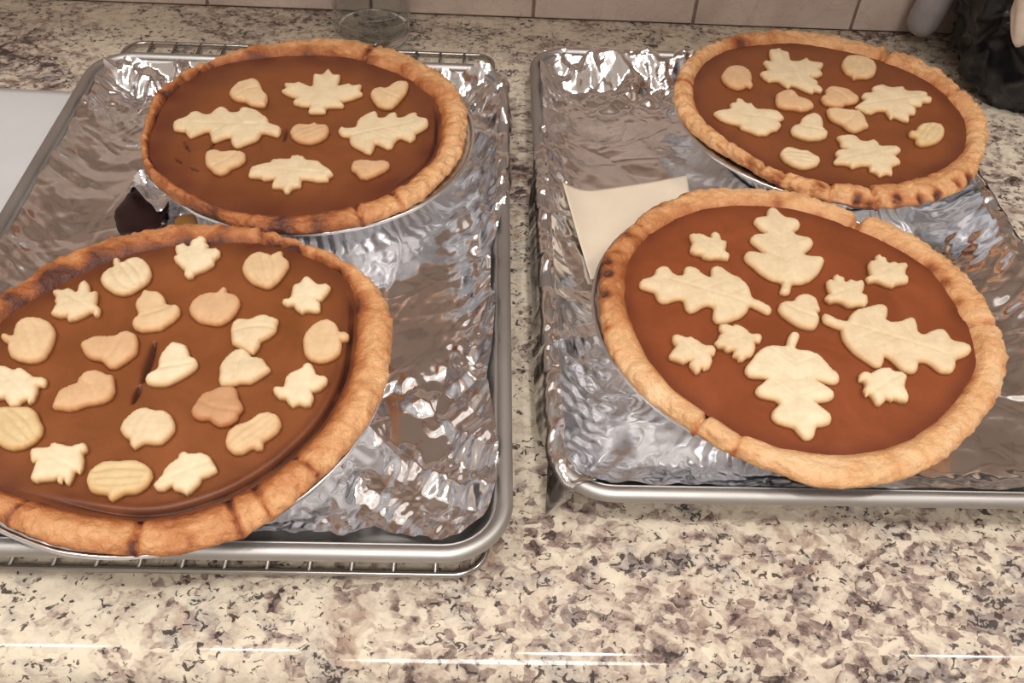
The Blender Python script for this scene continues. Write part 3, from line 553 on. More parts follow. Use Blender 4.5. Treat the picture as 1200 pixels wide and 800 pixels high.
["BR","maple",[-60.2,-11.8],[[-27.1,2.6],[-22.1,6.4],[-13.6,9.2],[-12.5,15.8],[-7.5,18.3],[-5.8,24.4],[-1.7,21.8],[0.7,17.2],[4.7,17.5],[7.4,9.8],[15.5,9.9],[22.1,7.8],[25.7,-1.0],[20.2,-6.1],[21.2,-10.8],[17.1,-16.7],[12.9,-18.6],[8.2,-23.2],[1.3,-23.6],[-4.2,-19.6],[-9.8,-16.1],[-10.9,-11.7],[-18.5,-8.8],[-23.5,-4.6]],"large maple leaf cookie at the left of the back right pie","p"],
["BR","acorn",[-22.4,10.6],[[-14.5,0.1],[-12.4,8.6],[-5.4,14.4],[0.8,16.0],[4.0,11.9],[5.0,5.2],[10.9,2.5],[13.4,-1.0],[14.0,-6.9],[8.6,-10.9],[2.6,-12.8],[-2.5,-10.2],[-9.8,-10.2],[-14.7,-6.6]],"peach acorn cookie left of centre, below the back maple leaf of the back right pie","t"],
["BR","acorn",[14.8,18.7],[[-15.9,-1.9],[-10.0,3.8],[-9.3,10.0],[-3.9,15.1],[2.5,13.9],[9.4,11.3],[12.0,5.3],[15.2,0.1],[12.5,-5.3],[8.5,-7.8],[2.5,-9.0],[-1.0,-12.9],[-7.6,-13.3],[-14.8,-9.3]],"wrinkled acorn cookie touching the right maple leaf of the back right pie","t"],
["BR","maple",[55.7,13.4],[[-32.7,-7.0],[-27.3,-2.2],[-22.3,4.1],[-23.8,7.8],[-20.8,12.6],[-13.6,14.7],[-11.6,21.8],[-2.7,26.3],[3.9,22.8],[13.7,24.6],[15.3,18.9],[24.6,18.7],[30.7,16.8],[29.8,11.4],[32.0,9.2],[30.0,4.5],[23.4,3.3],[20.5,-2.1],[13.7,-2.5],[11.7,-1.2],[14.2,-7.7],[11.9,-13.7],[6.8,-15.5],[3.7,-24.4],[-0.8,-23.2],[-5.2,-19.2],[-9.2,-21.6],[-10.2,-16.6],[-10.9,-10.8],[-15.9,-11.1],[-21.9,-15.1],[-26.5,-14.0],[-30.2,-9.8]],"large maple leaf cookie at the right of the back right pie","p"],
["BR","acorn",[-18.5,-24.4],[[-15.6,-4.9],[-12.8,0.8],[-7.1,3.3],[-3.8,11.3],[2.3,16.7],[7.3,19.2],[11.7,15.8],[11.8,8.0],[9.7,-0.6],[12.1,-5.3],[9.8,-11.6],[4.4,-14.6],[-4.4,-15.8],[-10.7,-12.8],[-14.7,-9.6]],"upright pale acorn cookie with a round top near the middle of the back right pie","p"],
["BR","acorn",[13.9,-12.9],[[-14.3,14.1],[-6.7,15.4],[1.6,13.0],[10.6,13.1],[12.8,6.4],[12.2,-2.9],[12.5,-7.9],[9.2,-9.4],[3.3,-14.0],[-0.9,-14.9],[-4.8,-11.7],[-7.2,-5.5],[-13.1,-0.2],[-15.0,4.7]],"slanted acorn cookie right of the upright acorn on the back right pie","g"],
["BR","pumpkin",[-34.1,-62.6],[[-14.2,3.1],[-11.1,8.5],[-6.8,11.1],[-1.7,9.7],[1.6,7.3],[7.0,7.6],[9.2,3.8],[13.0,0.8],[13.5,-3.7],[9.9,-9.0],[3.1,-12.5],[-2.9,-12.8],[-8.2,-9.3],[-12.4,-4.5]],"flat oval pumpkin cookie near the front crust of the back right pie","p"],
["BR","maple",[12.8,-56.0],[[-24.4,-10.5],[-20.6,-4.5],[-20.5,0.7],[-16.9,4.2],[-10.7,5.9],[-14.0,9.7],[-13.5,14.4],[-14.2,21.1],[-9.0,22.8],[-3.2,24.1],[0.3,22.6],[2.6,16.7],[7.2,16.3],[12.2,18.6],[14.6,14.7],[15.8,10.7],[27.0,11.8],[29.0,6.0],[22.7,-0.6],[24.5,-8.8],[16.9,-13.8],[13.8,-23.5],[10.1,-22.7],[4.4,-26.0],[2.1,-21.1],[-1.0,-19.3],[-0.3,-13.5],[-4.8,-13.5],[-12.3,-16.9],[-15.2,-13.0],[-22.6,-12.4]],"large maple leaf cookie at the front of the back right pie","p"],
["BR","pumpkin",[66.1,-27.8],[[-11.6,2.4],[-6.4,2.7],[-3.4,8.5],[1.7,13.1],[10.3,14.7],[16.0,12.5],[16.9,6.9],[12.8,-3.0],[6.1,-10.2],[-2.3,-14.1],[-8.0,-14.8],[-10.7,-11.2],[-8.8,-5.0],[-12.7,-2.5]],"squarish pumpkin cookie by the right crust of the back right pie, stem pointing left","y"],
["FR","maple",[-42.4,61.0],[[-11.1,9.9],[-8.5,11.0],[-2.8,10.5],[0.1,7.8],[2.1,7.3],[2.8,11.6],[6.4,13.3],[8.6,9.7],[8.8,5.0],[11.9,5.2],[10.8,-0.5],[9.5,-5.2],[11.6,-8.6],[9.9,-12.7],[6.3,-12.4],[4.4,-11.9],[-1.7,-12.7],[-5.5,-11.4],[-6.7,-8.9],[-10.3,-8.1],[-12.9,-5.7],[-12.0,-1.6],[-10.5,1.6],[-11.2,6.7]],"small maple leaf cookie at the upper left of the front right pie","p"],
["FR","oak",[3.0,62.0],[[2.3,40.2],[5.4,38.4],[7.2,33.5],[9.3,30.3],[14.8,29.4],[18.4,25.2],[16.4,19.7],[12.6,16.3],[11.5,14.6],[13.6,11.6],[20.1,10.3],[22.6,6.2],[20.0,0.9],[14.7,-4.5],[13.4,-7.1],[18.6,-7.9],[23.9,-8.1],[25.1,-11.6],[22.4,-17.2],[18.1,-24.2],[12.1,-30.3],[6.1,-33.4],[-0.1,-33.8],[-2.9,-42.2],[-6.1,-43.7],[-9.9,-42.0],[-6.9,-35.3],[-6.6,-32.5],[-12.7,-30.3],[-18.1,-24.8],[-21.5,-18.6],[-24.7,-14.3],[-25.4,-10.3],[-23.1,-5.7],[-19.0,-5.0],[-12.6,-6.7],[-11.8,-6.2],[-14.8,-0.7],[-18.5,4.8],[-17.8,8.5],[-14.4,11.8],[-8.2,12.3],[-7.2,13.8],[-10.4,18.4],[-12.8,24.3],[-11.0,28.2],[-7.6,29.7],[-3.3,30.2],[-1.1,37.6]],"oak leaf cookie at the back of the front right pie, stem pointing down","p"],
["FR","oak",[-52.5,18.3],[[-37.8,5.8],[-35.9,9.7],[-28.5,12.8],[-25.7,20.2],[-21.5,22.5],[-17.7,21.5],[-15.3,15.3],[-12.8,14.0],[-10.1,15.0],[-8.6,21.4],[-4.5,23.0],[-0.2,20.8],[2.9,15.6],[6.5,13.3],[7.8,22.1],[11.4,24.2],[15.1,22.4],[18.8,17.2],[23.5,14.5],[27.1,9.4],[28.7,4.3],[28.7,-4.4],[32.5,-6.1],[39.0,-11.7],[37.5,-15.8],[34.8,-16.8],[30.5,-13.0],[26.1,-10.0],[23.9,-15.0],[19.2,-20.0],[14.5,-22.4],[9.1,-25.0],[4.1,-25.2],[2.2,-22.0],[2.9,-17.6],[4.1,-13.5],[2.7,-10.9],[-1.2,-11.5],[-6.9,-16.2],[-10.1,-17.2],[-12.6,-14.6],[-13.0,-6.5],[-16.8,-6.7],[-21.5,-9.1],[-25.4,-9.8],[-28.2,-7.2],[-29.0,-0.8],[-33.0,0.9],[-37.2,3.0]],"oak leaf cookie on the left half of the front right pie, stem pointing right","p"],
["FR","maple",[64.8,42.3],[[-16.0,-7.7],[-12.4,-5.1],[-11.9,-1.2],[-10.9,4.8],[-7.8,8.9],[-5.9,8.5],[-3.9,13.1],[-0.7,14.8],[0.2,12.3],[2.7,11.4],[2.4,6.8],[6.7,8.0],[8.3,6.6],[13.3,7.6],[14.5,4.9],[11.9,0.8],[10.5,-3.7],[11.3,-6.5],[9.8,-10.4],[4.8,-11.6],[1.9,-12.7],[-0.7,-14.7],[-4.2,-13.4],[-9.2,-10.3],[-14.7,-11.2]],"small maple leaf cookie nearest the back right crust of the front right pie","p"],
["FR","maple",[33.7,23.2],[[-14.4,-7.7],[-12.5,-4.9],[-10.5,-3.4],[-10.7,2.2],[-9.9,7.0],[-7.3,9.5],[-5.7,8.1],[-4.4,12.0],[-1.2,14.3],[-0.2,11.7],[2.3,11.3],[1.9,7.0],[5.1,9.5],[8.1,8.2],[12.2,9.1],[13.6,7.0],[11.7,1.3],[9.7,-2.6],[12.0,-4.8],[11.2,-9.9],[8.7,-13.2],[5.0,-12.9],[1.5,-13.9],[-1.7,-14.0],[-5.2,-10.5],[-7.6,-9.7],[-11.7,-10.8]],"small maple leaf cookie directly above the right oak leaf on the front right pie","p"],
["FR","acorn",[3.8,4.9],[[-14.7,0.4],[-12.4,5.4],[-9.3,6.9],[-4.1,7.1],[-1.2,11.8],[3.1,13.8],[7.5,13.5],[10.5,10.0],[10.9,3.6],[10.7,0.0],[7.9,-1.0],[8.7,-5.8],[6.9,-10.7],[4.1,-14.7],[-0.3,-14.9],[-5.4,-12.9],[-9.5,-8.7],[-13.4,-3.6]],"acorn cookie at the very centre of the front right pie","p"],
["FR","oak",[52.9,-16.8],[[-39.0,16.8],[-37.4,19.6],[-34.7,19.2],[-30.6,15.4],[-26.6,13.8],[-24.6,14.3],[-22.2,18.8],[-17.1,23.9],[-10.1,26.0],[-4.3,28.5],[0.3,29.1],[2.8,25.6],[0.8,19.7],[-1.2,16.1],[0.5,14.4],[6.2,14.8],[11.6,17.9],[15.0,18.6],[16.7,15.9],[15.4,8.8],[15.2,5.4],[18.2,5.1],[22.2,7.8],[27.9,9.7],[31.2,8.5],[32.0,4.3],[32.7,0.0],[38.5,-1.0],[41.9,-3.8],[41.3,-7.2],[37.6,-10.6],[29.7,-14.2],[27.7,-19.9],[24.5,-24.0],[20.1,-24.5],[16.9,-23.5],[14.2,-18.8],[12.0,-16.4],[8.3,-16.5],[7.2,-18.2],[5.3,-23.0],[2.6,-25.1],[-0.9,-24.8],[-4.4,-22.6],[-6.2,-18.6],[-8.1,-14.7],[-10.2,-12.7],[-11.1,-14.8],[-12.4,-18.0],[-14.9,-21.7],[-18.4,-21.5],[-22.0,-17.2],[-26.7,-12.0],[-29.4,-6.4],[-31.0,-0.5],[-30.6,4.6],[-30.1,7.6],[-33.4,9.2],[-38.7,12.9]],"oak leaf cookie on the right half of the front right pie, stem pointing left","p"],
["FR","maple",[-39.8,-22.3],[[-13.1,-1.5],[-10.8,1.5],[-9.3,4.9],[-7.6,6.2],[-8.5,10.0],[-7.7,13.3],[-3.9,13.8],[-0.5,12.0],[0.7,13.8],[3.9,12.6],[7.1,10.1],[9.5,6.4],[13.9,7.0],[15.4,4.1],[13.5,0.3],[10.7,0.2],[9.9,-4.4],[8.3,-8.2],[6.3,-10.7],[3.7,-11.6],[1.5,-14.0],[-1.5,-14.1],[-1.9,-11.8],[-4.1,-10.6],[-2.8,-6.5],[-5.7,-7.4],[-7.9,-6.3],[-7.9,-4.6],[-11.1,-4.3]],"small maple leaf cookie touching the underside of the left oak leaf, front right pie","p"],
["FR","maple",[-66.3,-32.7],[[-9.4,14.0],[-6.3,14.5],[-1.7,12.6],[0.8,13.5],[4.1,11.1],[7.7,7.1],[12.5,6.8],[13.8,4.0],[12.6,0.3],[10.7,-0.6],[10.3,-5.4],[8.1,-9.8],[5.0,-11.1],[4.0,-9.6],[2.4,-12.8],[0.2,-14.0],[-1.5,-11.3],[-3.1,-7.8],[-1.7,-4.6],[-5.5,-6.7],[-8.3,-5.2],[-12.8,-3.4],[-13.4,-1.4],[-10.1,3.6],[-8.6,6.1],[-9.9,10.2]],"small maple leaf cookie nearest the left crust of the front right pie","p"],
["FR","oak",[-12.3,-53.8],[[5.9,41.2],[9.4,40.2],[10.2,38.2],[8.0,33.9],[5.6,28.8],[6.4,26.8],[12.4,26.6],[17.2,23.9],[19.7,19.5],[21.9,14.0],[24.5,10.1],[25.0,7.0],[23.7,3.4],[20.2,2.2],[16.3,3.2],[12.6,4.6],[11.8,3.8],[15.7,0.5],[19.2,-4.0],[18.3,-7.7],[14.2,-10.1],[7.7,-11.0],[7.6,-11.4],[9.7,-14.7],[13.2,-18.9],[13.6,-21.8],[11.9,-25.4],[7.8,-27.0],[4.4,-27.4],[2.8,-30.6],[1.4,-34.2],[-1.6,-36.3],[-4.3,-36.1],[-6.4,-33.0],[-8.2,-28.5],[-12.4,-27.2],[-16.5,-25.5],[-18.6,-22.0],[-17.6,-18.4],[-14.3,-15.0],[-12.4,-12.8],[-13.9,-10.2],[-17.7,-9.2],[-22.0,-7.9],[-24.0,-4.9],[-22.5,-1.5],[-18.4,1.7],[-15.7,4.9],[-16.0,5.3],[-24.6,5.8],[-26.9,9.2],[-25.9,13.2],[-21.7,18.1],[-18.3,23.4],[-13.2,28.1],[-7.4,30.0],[0.0,29.4],[2.4,36.2]],"oak leaf cookie at the front of the front right pie, stem pointing up","w"],
["FR","maple",[34.4,-53.0],[[-11.2,7.3],[-9.0,9.7],[-5.3,10.2],[-4.5,9.0],[-0.1,12.0],[3.9,13.4],[8.1,13.6],[9.2,11.1],[14.4,10.5],[15.8,7.4],[13.2,2.6],[12.0,-1.3],[12.5,-6.2],[10.7,-10.4],[7.0,-10.1],[4.2,-8.7],[2.4,-9.9],[-0.1,-8.5],[-1.9,-10.8],[-4.9,-13.1],[-7.0,-12.4],[-8.0,-8.0],[-8.6,-5.7],[-10.6,-6.9],[-11.5,-2.8],[-9.5,0.3],[-9.3,3.4],[-11.7,4.1]],"small maple leaf cookie below the right oak leaf of the front right pie","w"]],"spots":{"BL":[[-0.0553,0.0999,0.008,0.25],[-0.11,0.0322,0.0069,0.2],[-0.1027,0.0526,0.0046,0.2],[0.0306,0.1089,0.0046,0.2],[-0.0014,-0.109,0.0069,0.3],[-0.0456,-0.0984,0.0069,0.2],[-0.09,-0.0584,0.008,0.2],[0.0829,0.0414,0.0069,0.25],[0.0194,-0.108,0.0046,0.3]],"BR":[[-0.0049,-0.1062,0.0034,0.75],[0.0027,-0.1123,0.0034,0.9],[0.022,-0.1057,0.0034,0.85],[0.0392,-0.103,0.0034,0.7],[0.0533,-0.0975,0.0034,0.75],[0.0712,-0.0849,0.0034,0.7],[0.0819,-0.0784,0.0034,0.8],[-0.0278,-0.0979,0.0046,0.5],[-0.0542,-0.0848,0.0046,0.4],[-0.0703,-0.0697,0.0046,0.3],[-0.0471,0.0994,0.0069,0.45],[-0.0181,0.1131,0.0046,0.2],[0.0978,0.0327,0.0034,0.4]],"FR":[[-0.1073,0.0426,0.0026,0.55],[-0.1076,0.0326,0.0026,0.75],[-0.1109,0.0152,0.003,0.6],[-0.1117,-0.0131,0.0026,0.35],[-0.0928,0.0692,0.0039,0.35],[-0.0515,0.1154,0.0035,0.5],[-0.0704,0.0998,0.0043,0.3],[-0.1013,0.0516,0.0035,0.3],[0.1137,0.0467,0.0043,0.1],[0.1197,-0.0052,0.0026,0.4],[0.011,0.1075,0.0035,0.35],[-0.1014,-0.0564,0.0035,0.3],[0.0937,0.0482,0.0039,0.4],[0.0988,0.0343,0.0039,0.45],[0.1004,0.0178,0.0039,0.45],[0.0857,-0.0429,0.0039,0.35],[0.0775,-0.0525,0.0035,0.35],[0.0548,0.083,0.0035,0.4],[0.0352,0.0943,0.0039,0.3],[0.0932,-0.0612,0.0035,0.25],[0.1085,-0.0358,0.0035,0.25]],"FL":[[-0.0996,0.051,0.0052,0.3],[-0.0843,0.0645,0.007,0.35],[-0.0661,0.0839,0.0061,0.25],[0.0488,0.096,0.0035,0.6],[0.0049,0.1125,0.0035,0.3],[-0.0783,0.0684,0.0061,0.3],[0.0769,0.075,0.0035,0.2],[0.0086,-0.11,0.0026,0.35],[0.034,-0.106,0.0022,0.25],[-0.1011,0.0447,0.0039,0.35],[-0.0918,0.0584,0.0043,0.3],[0.0944,0.0503,0.0061,0.25]]},"seams":{"FR":[[56.7,1.3,0.008],[-130.8,0.8,0.005],[0.0,1.0,0.006],[-118.9,0.8,0.0015],[136.6,0.8,0.001]],"BR":[[51.3,1.6,0.004],[17.8,1.4,0.003],[-85.7,0.9,0.0035],[-101.8,1.0,0.002],[-121.1,0.9,0.002],[-129.9,0.9,0.002],[161.2,1,0.001]],"FL":[[-85.0,1.0,0.003],[-61.4,0.9,0.0022],[-53.5,0.9,0.0018],[-38.7,0.8,0.0012],[75.7,1.2,0.0015],[-117.9,1,0.0015]],"BL":[[73.8,1.4,0.003],[-64.9,1.0,0.002],[-49.8,1.0,0.002],[150.7,1,0.002],[137.8,1,0.0015],[162.7,1,0.0015]]},"tone":{"FR":[0.23,0.26,[[158.2,32,0.34],[101.6,40,0.08],[-131.5,50,-0.08]],0.7],"BR":[0.27,0.24,[[-78.8,45,0.1],[112.6,14,0.15]],1.2],"FL":[0.42,0.62,[[141.5,30,0.12],[91.3,35,0.1],[10.4,40,-0.1],[-86.5,45,0.02]],0.9],"BL":[0.4,0.62,[[-98.4,40,0.3],[-163.8,40,0.16],[-39.9,25,-0.16],[13.6,35,-0.12],[76.3,25,-0.06]],1.1]},"cracks":{"FL":[[-0.0142,0.0167,-0.0134,-0.0104,0.0019],[-0.0142,-0.014,-0.0143,-0.025,0.0013]],"BL":[[-0.0822,-0.0206,-0.0758,-0.0333,0.0006],[-0.0617,-0.0193,-0.0634,-0.0326,0.0006],[-0.0158,-0.0009,-0.0151,-0.0166,0.0008],[-0.0837,-0.0407,-0.0781,-0.0453,0.0006],[-0.072,-0.0498,-0.0656,-0.0533,0.0006]],"BR":[],"FR":[]},"gaps":{"FL":[[-52.0,52,0.003],[10.1,22,0.002]],"BL":[[-11.6,30,0.0015]],"BR":[],"FR":[]}}
CENT = DATA['cent']
def local(p, k): return (CENT[k][0] + TIN_OFF[k][0] - p['x'], CENT[k][1] + TIN_OFF[k][1] - p['y'])
eR = dict(l=lambda t: pl([0, .12, .3, .5, .66, .75, 1], [0.0005, -.004, -.005, -.0035, .000, .0075, .0085])(t) + wob(.0016, 14, 3)(t),
          r=lambda t: pl([0, .3, .6, .8, 1], [.003, -.003, -.008, -.004, .004])(t) + wob(.003, 9, 5)(t),
          f=lambda s: pl([0, .06, .12, .5, .7, 1], [.004, .007, .0105, .011, .0155, .0165])(s) + wob(.0012, 22, 6)(s),
          b=lambda s: .0035 + wob(.0015, 16, 7)(s))
foilR = build_foil(PANS['R'], 'crinkled aluminium foil lining the right baking sheet', eR, 11,
                   [(*local(PANS['R'], 'BR'), .088), (*local(PANS['R'], 'FR'), .088)], 300, 400,
                   lambda X, Y: 1.0 * (sstep(.375, .425, Y) * (1 - sstep(.14, .2, X))) + .6 * (1 - sstep(.015, .04, X)) + .25 * (1 - sstep(.02, .06, Y)) * (1 - sstep(.06, .1, X)) + .07, 0.34, 0.038)
eL = dict(l=lambda t: pl([0, .5, .9, 1], [.0125, .011, .0105, .012])(t) + wob(.0012, 12, 13)(t),
          r=lambda t: pl([0, .05, .1, .22, .42, .5, .62, .8, 1], [.014, .009, .0085, .0125, .0115, .010, .000, -.003, -.001])(t) + wob(.0022, 16, 15)(t),
          f=lambda s: pl([0, .65, .78, .85, .92, .96, 1], [.019, .019, .0195, .0245, .0175, .020, .024])(s) + wob(.0016, 20, 16)(s),
          b=lambda s: .0105 + wob(.0016, 16, 17)(s))
foilL = build_foil(PANS['L'], 'crinkled aluminium foil lining the left baking sheet', eL, 23,
                   [(*local(PANS['L'], 'BL'), .088), (*local(PANS['L'], 'FL'), .088)], 300, 400,
                   lambda X, Y: 1.0 * (sstep(.35, .42, Y) * (1 - sstep(.09, .16, X))) + .55 * sstep(.285, .315, X) + .55 * sstep(.19, .25, X) * (1 - sstep(.10, .16, Y)) + .8 * sstep(.25, .3, X) * sstep(.38, .42, Y) + .07, 0.34, 0.038)

# ------------------------------------------------------------------ wire rack under the left sheet
rack = empty('cooling_rack', (-0.1505, 0.4935, 0.0), 'low chrome wire cooling rack under the left baking sheet', 'cooling rack')
rx, ry = 0.1575, 0.2550
V, F = tube([(x, y, 0.0048) for x, y in rrect(-rx, -ry, rx, ry, 0.016, 8)], 0.0018, True, 10)
mesh_obj('frame', V, F, M_WIRE, rack)
k = 0
x = -rx + 0.0207
while x < rx - 0.008:
    V, F = tube([(x, -ry, 0.0052), (x, 0, 0.0052), (x, ry, 0.0052)], 0.0014, False, 8)
    mesh_obj('wire', V, F, M_WIRE, rack); x += 0.0207
for y in (-0.12, 0.12):
    V, F = tube([(-rx, y, 0.0030), (rx, y, 0.0030)], 0.0011, False, 8)
    mesh_obj('wire', V, F, M_WIRE, rack)
for sx in (-1, 1):
    for sy in (-1, 1):
        V, F = tube([(sx * (rx - 0.02), sy * (ry - .0), 0.0045), (sx * (rx - 0.02), sy * (ry - 0.0), 0.0)], 0.0014, False, 8)
        mesh_obj('foot', V, F, M_WIRE, rack)

# ------------------------------------------------------------------ pies
CROWN = {'BL': 0.04971, 'BR': 0.04921, 'FR': 0.04975, 'FL': 0.05143}
FLOORZ = {'BL': PANS['L']['z'] + 0.0036, 'FL': PANS['L']['z'] + 0.0036, 'BR': PANS['R']['z'] + 0.0036, 'FR': PANS['R']['z'] + 0.0036}
NAMES = {'BL': 'back left', 'FL': 'front left', 'BR': 'back right', 'FR': 'front right'}
PIE_LABEL = {'BL': 'pumpkin pie with two oak leaf and two large maple leaf cookies, against the left wall side',
             'FL': 'browned pumpkin pie crowded with small cookies and split by a crack at its centre',
             'BR': 'pumpkin pie with four large maple leaf cookies and burnt dimples on its front crust',
             'FR': 'pumpkin pie with four oak leaf cookies arranged like a cross around one acorn'}
PIE_LABEL['BL'] = 'pumpkin pie with two oak leaf cookies, standing behind the cracked pie'
TIN_LABEL = {'BL': 'fluted foil pie tin under the pie at the back of the left sheet',
             'FL': 'fluted foil pie tin under the cracked pie at the front of the left sheet',
             'BR': 'fluted foil pie tin under the pie at the back of the right sheet',
             'FR': 'fluted foil pie tin under the oak leaf pie at the front of the right sheet'}

def ring_interp(lst):
    a = np.array([q[0] for q in lst], float); r = np.array([q[1] for q in lst], float) / 1000
    aa = np.concatenate([a - 360, a, a + 360]); rr = np.concatenate([r, r, r])
    return lambda th: np.interp((np.degrees(th) + 180) % 360 - 180, aa, rr)

def wrapdeg(a, b): return (a - b + 180) % 360 - 180

SPOTS = DATA['spots']; SEAMS = DATA['seams']; TONE = DATA['tone']

EDGEW = {'BL': .021, 'FL': .013, 'BR': .009, 'FR': .0065}
def build_pie(key):
    cx, cy = CENT[key]; z0 = FLOORZ[key]; top = CROWN[key] - z0
    e = empty('pumpkin_pie', (cx, cy, z0), PIE_LABEL[key], 'pie', 'pumpkin pies')
    Ro = ring_interp(DATA['rings']['outer'][key]); Ri = ring_interp(DATA['rings']['inner'][key])
    nt_, ns = 540, 34
    th = np.linspace(-PI, PI, nt_, endpoint=False)
    ro = Ro(th); ri = Ri(th)
    def sm(a, k=3):
        b = np.zeros_like(a)
        for i in range(-k, k + 1): b += np.roll(a, i)
        return b / (2 * k + 1)
    ro = sm(ro, 4); ri = sm(ri, 4)
    zf = top - 0.0040                     # filling level
    # cross-section (u across rim 0..1, z)
    q = np.linspace(0, 1, ns)
    U = np.interp(q, [0, .12, .3, .5, .7, .84, .92, 1], [-.10, .0, .22, .52, .82, 1.0, .99, .86])
    Zs = np.interp(q, [0, .12, .3, .5, .7, .84, .92, 1], [zf - .004, zf - .0002, zf + .0030, zf + .0040, zf + .0030, zf - .0006, zf - .0034, zf - .0046])
    for _ in range(3):
        U[1:-1] = (U[:-2] + 2 * U[1:-1] + U[2:]) / 4; Zs[1:-1] = (Zs[:-2] + 2 * Zs[1:-1] + Zs[2:]) / 4
    V = np.zeros((nt_, ns, 3)); BR = np.zeros((nt_, ns))
    base, inner_d, ang_terms, rough = TONE[key]
    sd = {'BL': 1.7, 'FL': 5.1, 'BR': 9.3, 'FR': 13.9}[key]
    for i in range(nt_):
        a = th[i]; w = ro[i] - ri[i]; adeg = math.degrees(a)
        notch = 0.0; seamd = 0.0
        for (sa, wid, dep) in SEAMS[key]:
            d = wrapdeg(adeg, sa); g = math.exp(-(d / wid) ** 2); notch += dep * g; seamd += g
        tone = base
        for (aa, wd, am) in ang_terms: tone += am * math.exp(-(wrapdeg(adeg, aa) / wd) ** 2)
        for j in range(ns):
            r = ri[i] + U[j] * w; z = Zs[j]
            p = Vector((r * math.cos(a), r * math.sin(a), z))
            env = min(1.0, j / 5.0) * min(1.0, (ns - 1 - j) / 4.0)
            n1 = noise.noise(p * 75 + Vector((sd, 0, 0))); n2 = noise.noise(p * 210 + Vector((0, sd, 0)))
            n3 = noise.noise(p * 520 + Vector((0, 0, sd)))
            crimp = 0.35 * math.sin(a * 46 + 2.0 * n1) if rough > 1 else 0.0
            dz = (0.0015 * n1 + 0.0013 * n2 * rough + 0.0007 * n3 + 0.0009 * crimp) * env - notch * env
            dr = (0.0013 * n2 * rough + 0.0008 * n3) * (1 if j > ns * .55 else .6)
            p.z = z + dz; r2 = r + dr
            V[i, j] = (r2 * math.cos(a), r2 * math.sin(a), p.z)
            b = tone + inner_d * max(0, 1 - j / (ns * .50)) ** 1.1 + 0.22 * max(0, (j - ns * .70) / (ns * .3)) + 0.10 * n1 + .42 * min(1, seamd) * (0.4 + 0.6 * (n2 > 0))  # browning, plus painted shade in the open seams
            for (sx, sy, sr, sa) in SPOTS[key]:
                dd = math.hypot(V[i, j, 0] - sx, V[i, j, 1] - sy) / sr
                if dd < 2.5: b += sa * math.exp(-dd * dd)
            BR[i, j] = b
            
    for (sx, sy, sr, sa) in SPOTS[key]:
        if sa > 0.5:
            dd = np.hypot(V[:, :, 0] - sx, V[:, :, 1] - sy) / (sr * 1.1)
            V[:, :, 2] -= 0.0022 * np.exp(-dd * dd)
    idx = np.arange(nt_ * ns).reshape(nt_, ns)
    F = []
    for i in range(nt_):
        i2 = (i + 1) % nt_
        for j in range(ns - 1): F.append((idx[i, j], idx[i2, j], idx[i2, j + 1], idx[i, j + 1]))
        F.append((idx[i, ns - 1], idx[i2, ns - 1], idx[i2, 0], idx[i, 0]))
    o = mesh_obj('crust', V.reshape(-1, 3), F, M_CRUST, e)
    attr(o, 'brown', BR.ravel())
    # filling
    nr = 120; nf = 360
    thf = np.linspace(-PI, PI, nf, endpoint=False)
    rif = sm(Ri(thf), 4) + 0.0012
    V = [(0, 0, zf)]; D = [0.0]; K = [0.0]
    rr = np.concatenate([np.linspace(0, 0.86, 75)[1:], np.linspace(0.86, 1.0, 47)[1:]])
    ck = DATA['cracks'][key]
    gap = DATA['gaps'][key]
    for j in range(nr):
        for i in range(nf):
            r = rif[i] * rr[j]; a = thf[i]; x = r * math.cos(a); y = r * math.sin(a)
            z = zf + 0.00035 * noise.noise(Vector((x * 40, y * 40, sd))) - 0.00035
            edge = (rif[i] - r)
            kk = 0.0
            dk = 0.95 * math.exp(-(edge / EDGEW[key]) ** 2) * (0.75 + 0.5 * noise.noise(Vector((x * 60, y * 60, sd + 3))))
            adeg = math.degrees(a)
            for (ga, gw, gd) in gap:
                g = math.exp(-(wrapdeg(adeg, ga) / gw) ** 4)
                z -= gd * g * math.exp(-((edge - .0044) / 0.0014) ** 2)
                z += 0.0006 * g * math.exp(-((edge - .0078) / 0.0018) ** 2)
                kk += 1.5 * g * math.exp(-((edge - .0044) / 0.0010) ** 2) * (0.6 + .6 * noise.noise(Vector((x * 90, y * 90, sd + 8))))  # rim gap mask, paints the crevice's shade along the crust
            if ck:
                dmin = 9
                for (x0, y0, x1, y1, wd) in ck:
                    px, py = x1 - x0, y1 - y0
                    tt = max(0, min(1, ((x - x0) * px + (y - y0) * py) / (px * px + py * py)))
                    taper = 0.45 + 0.55 * math.sin(PI * min(1, max(0, tt)))
                    d = math.hypot(x - x0 - tt * px, y - y0 - tt * py) / (wd * taper)
                    dmin = min(dmin, d)
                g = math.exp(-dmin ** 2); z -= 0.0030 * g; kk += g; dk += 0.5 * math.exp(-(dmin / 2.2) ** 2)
            V.append((x, y, z)); D.append(min(1, max(0, dk))); K.append(min(1, max(0, kk)))
    F = [(0, 1 + i, 1 + (i + 1) % nf) for i in range(nf)]
    for j in range(nr - 1):
        for i in range(nf):
            i2 = (i + 1) % nf
            F.append((1 + j * nf + i, 1 + (j + 1) * nf + i, 1 + (j + 1) * nf + i2, 1 + j * nf + i2))
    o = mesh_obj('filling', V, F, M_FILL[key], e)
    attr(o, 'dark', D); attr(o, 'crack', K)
    # tin
    ox, oy = TIN_OFF[key]
    t = empty('pie_tin', (cx + ox, cy + oy, z0), TIN_LABEL[key], 'pie tin', 'foil pie tins')
    zr = zf - 0.0066; R0 = 0.1128; Rb = 0.075
    prof = [(0.0, 0.0004), (Rb - .012, 0.0004), (Rb - 0.003, 0.0004), (Rb, 0.0016)]
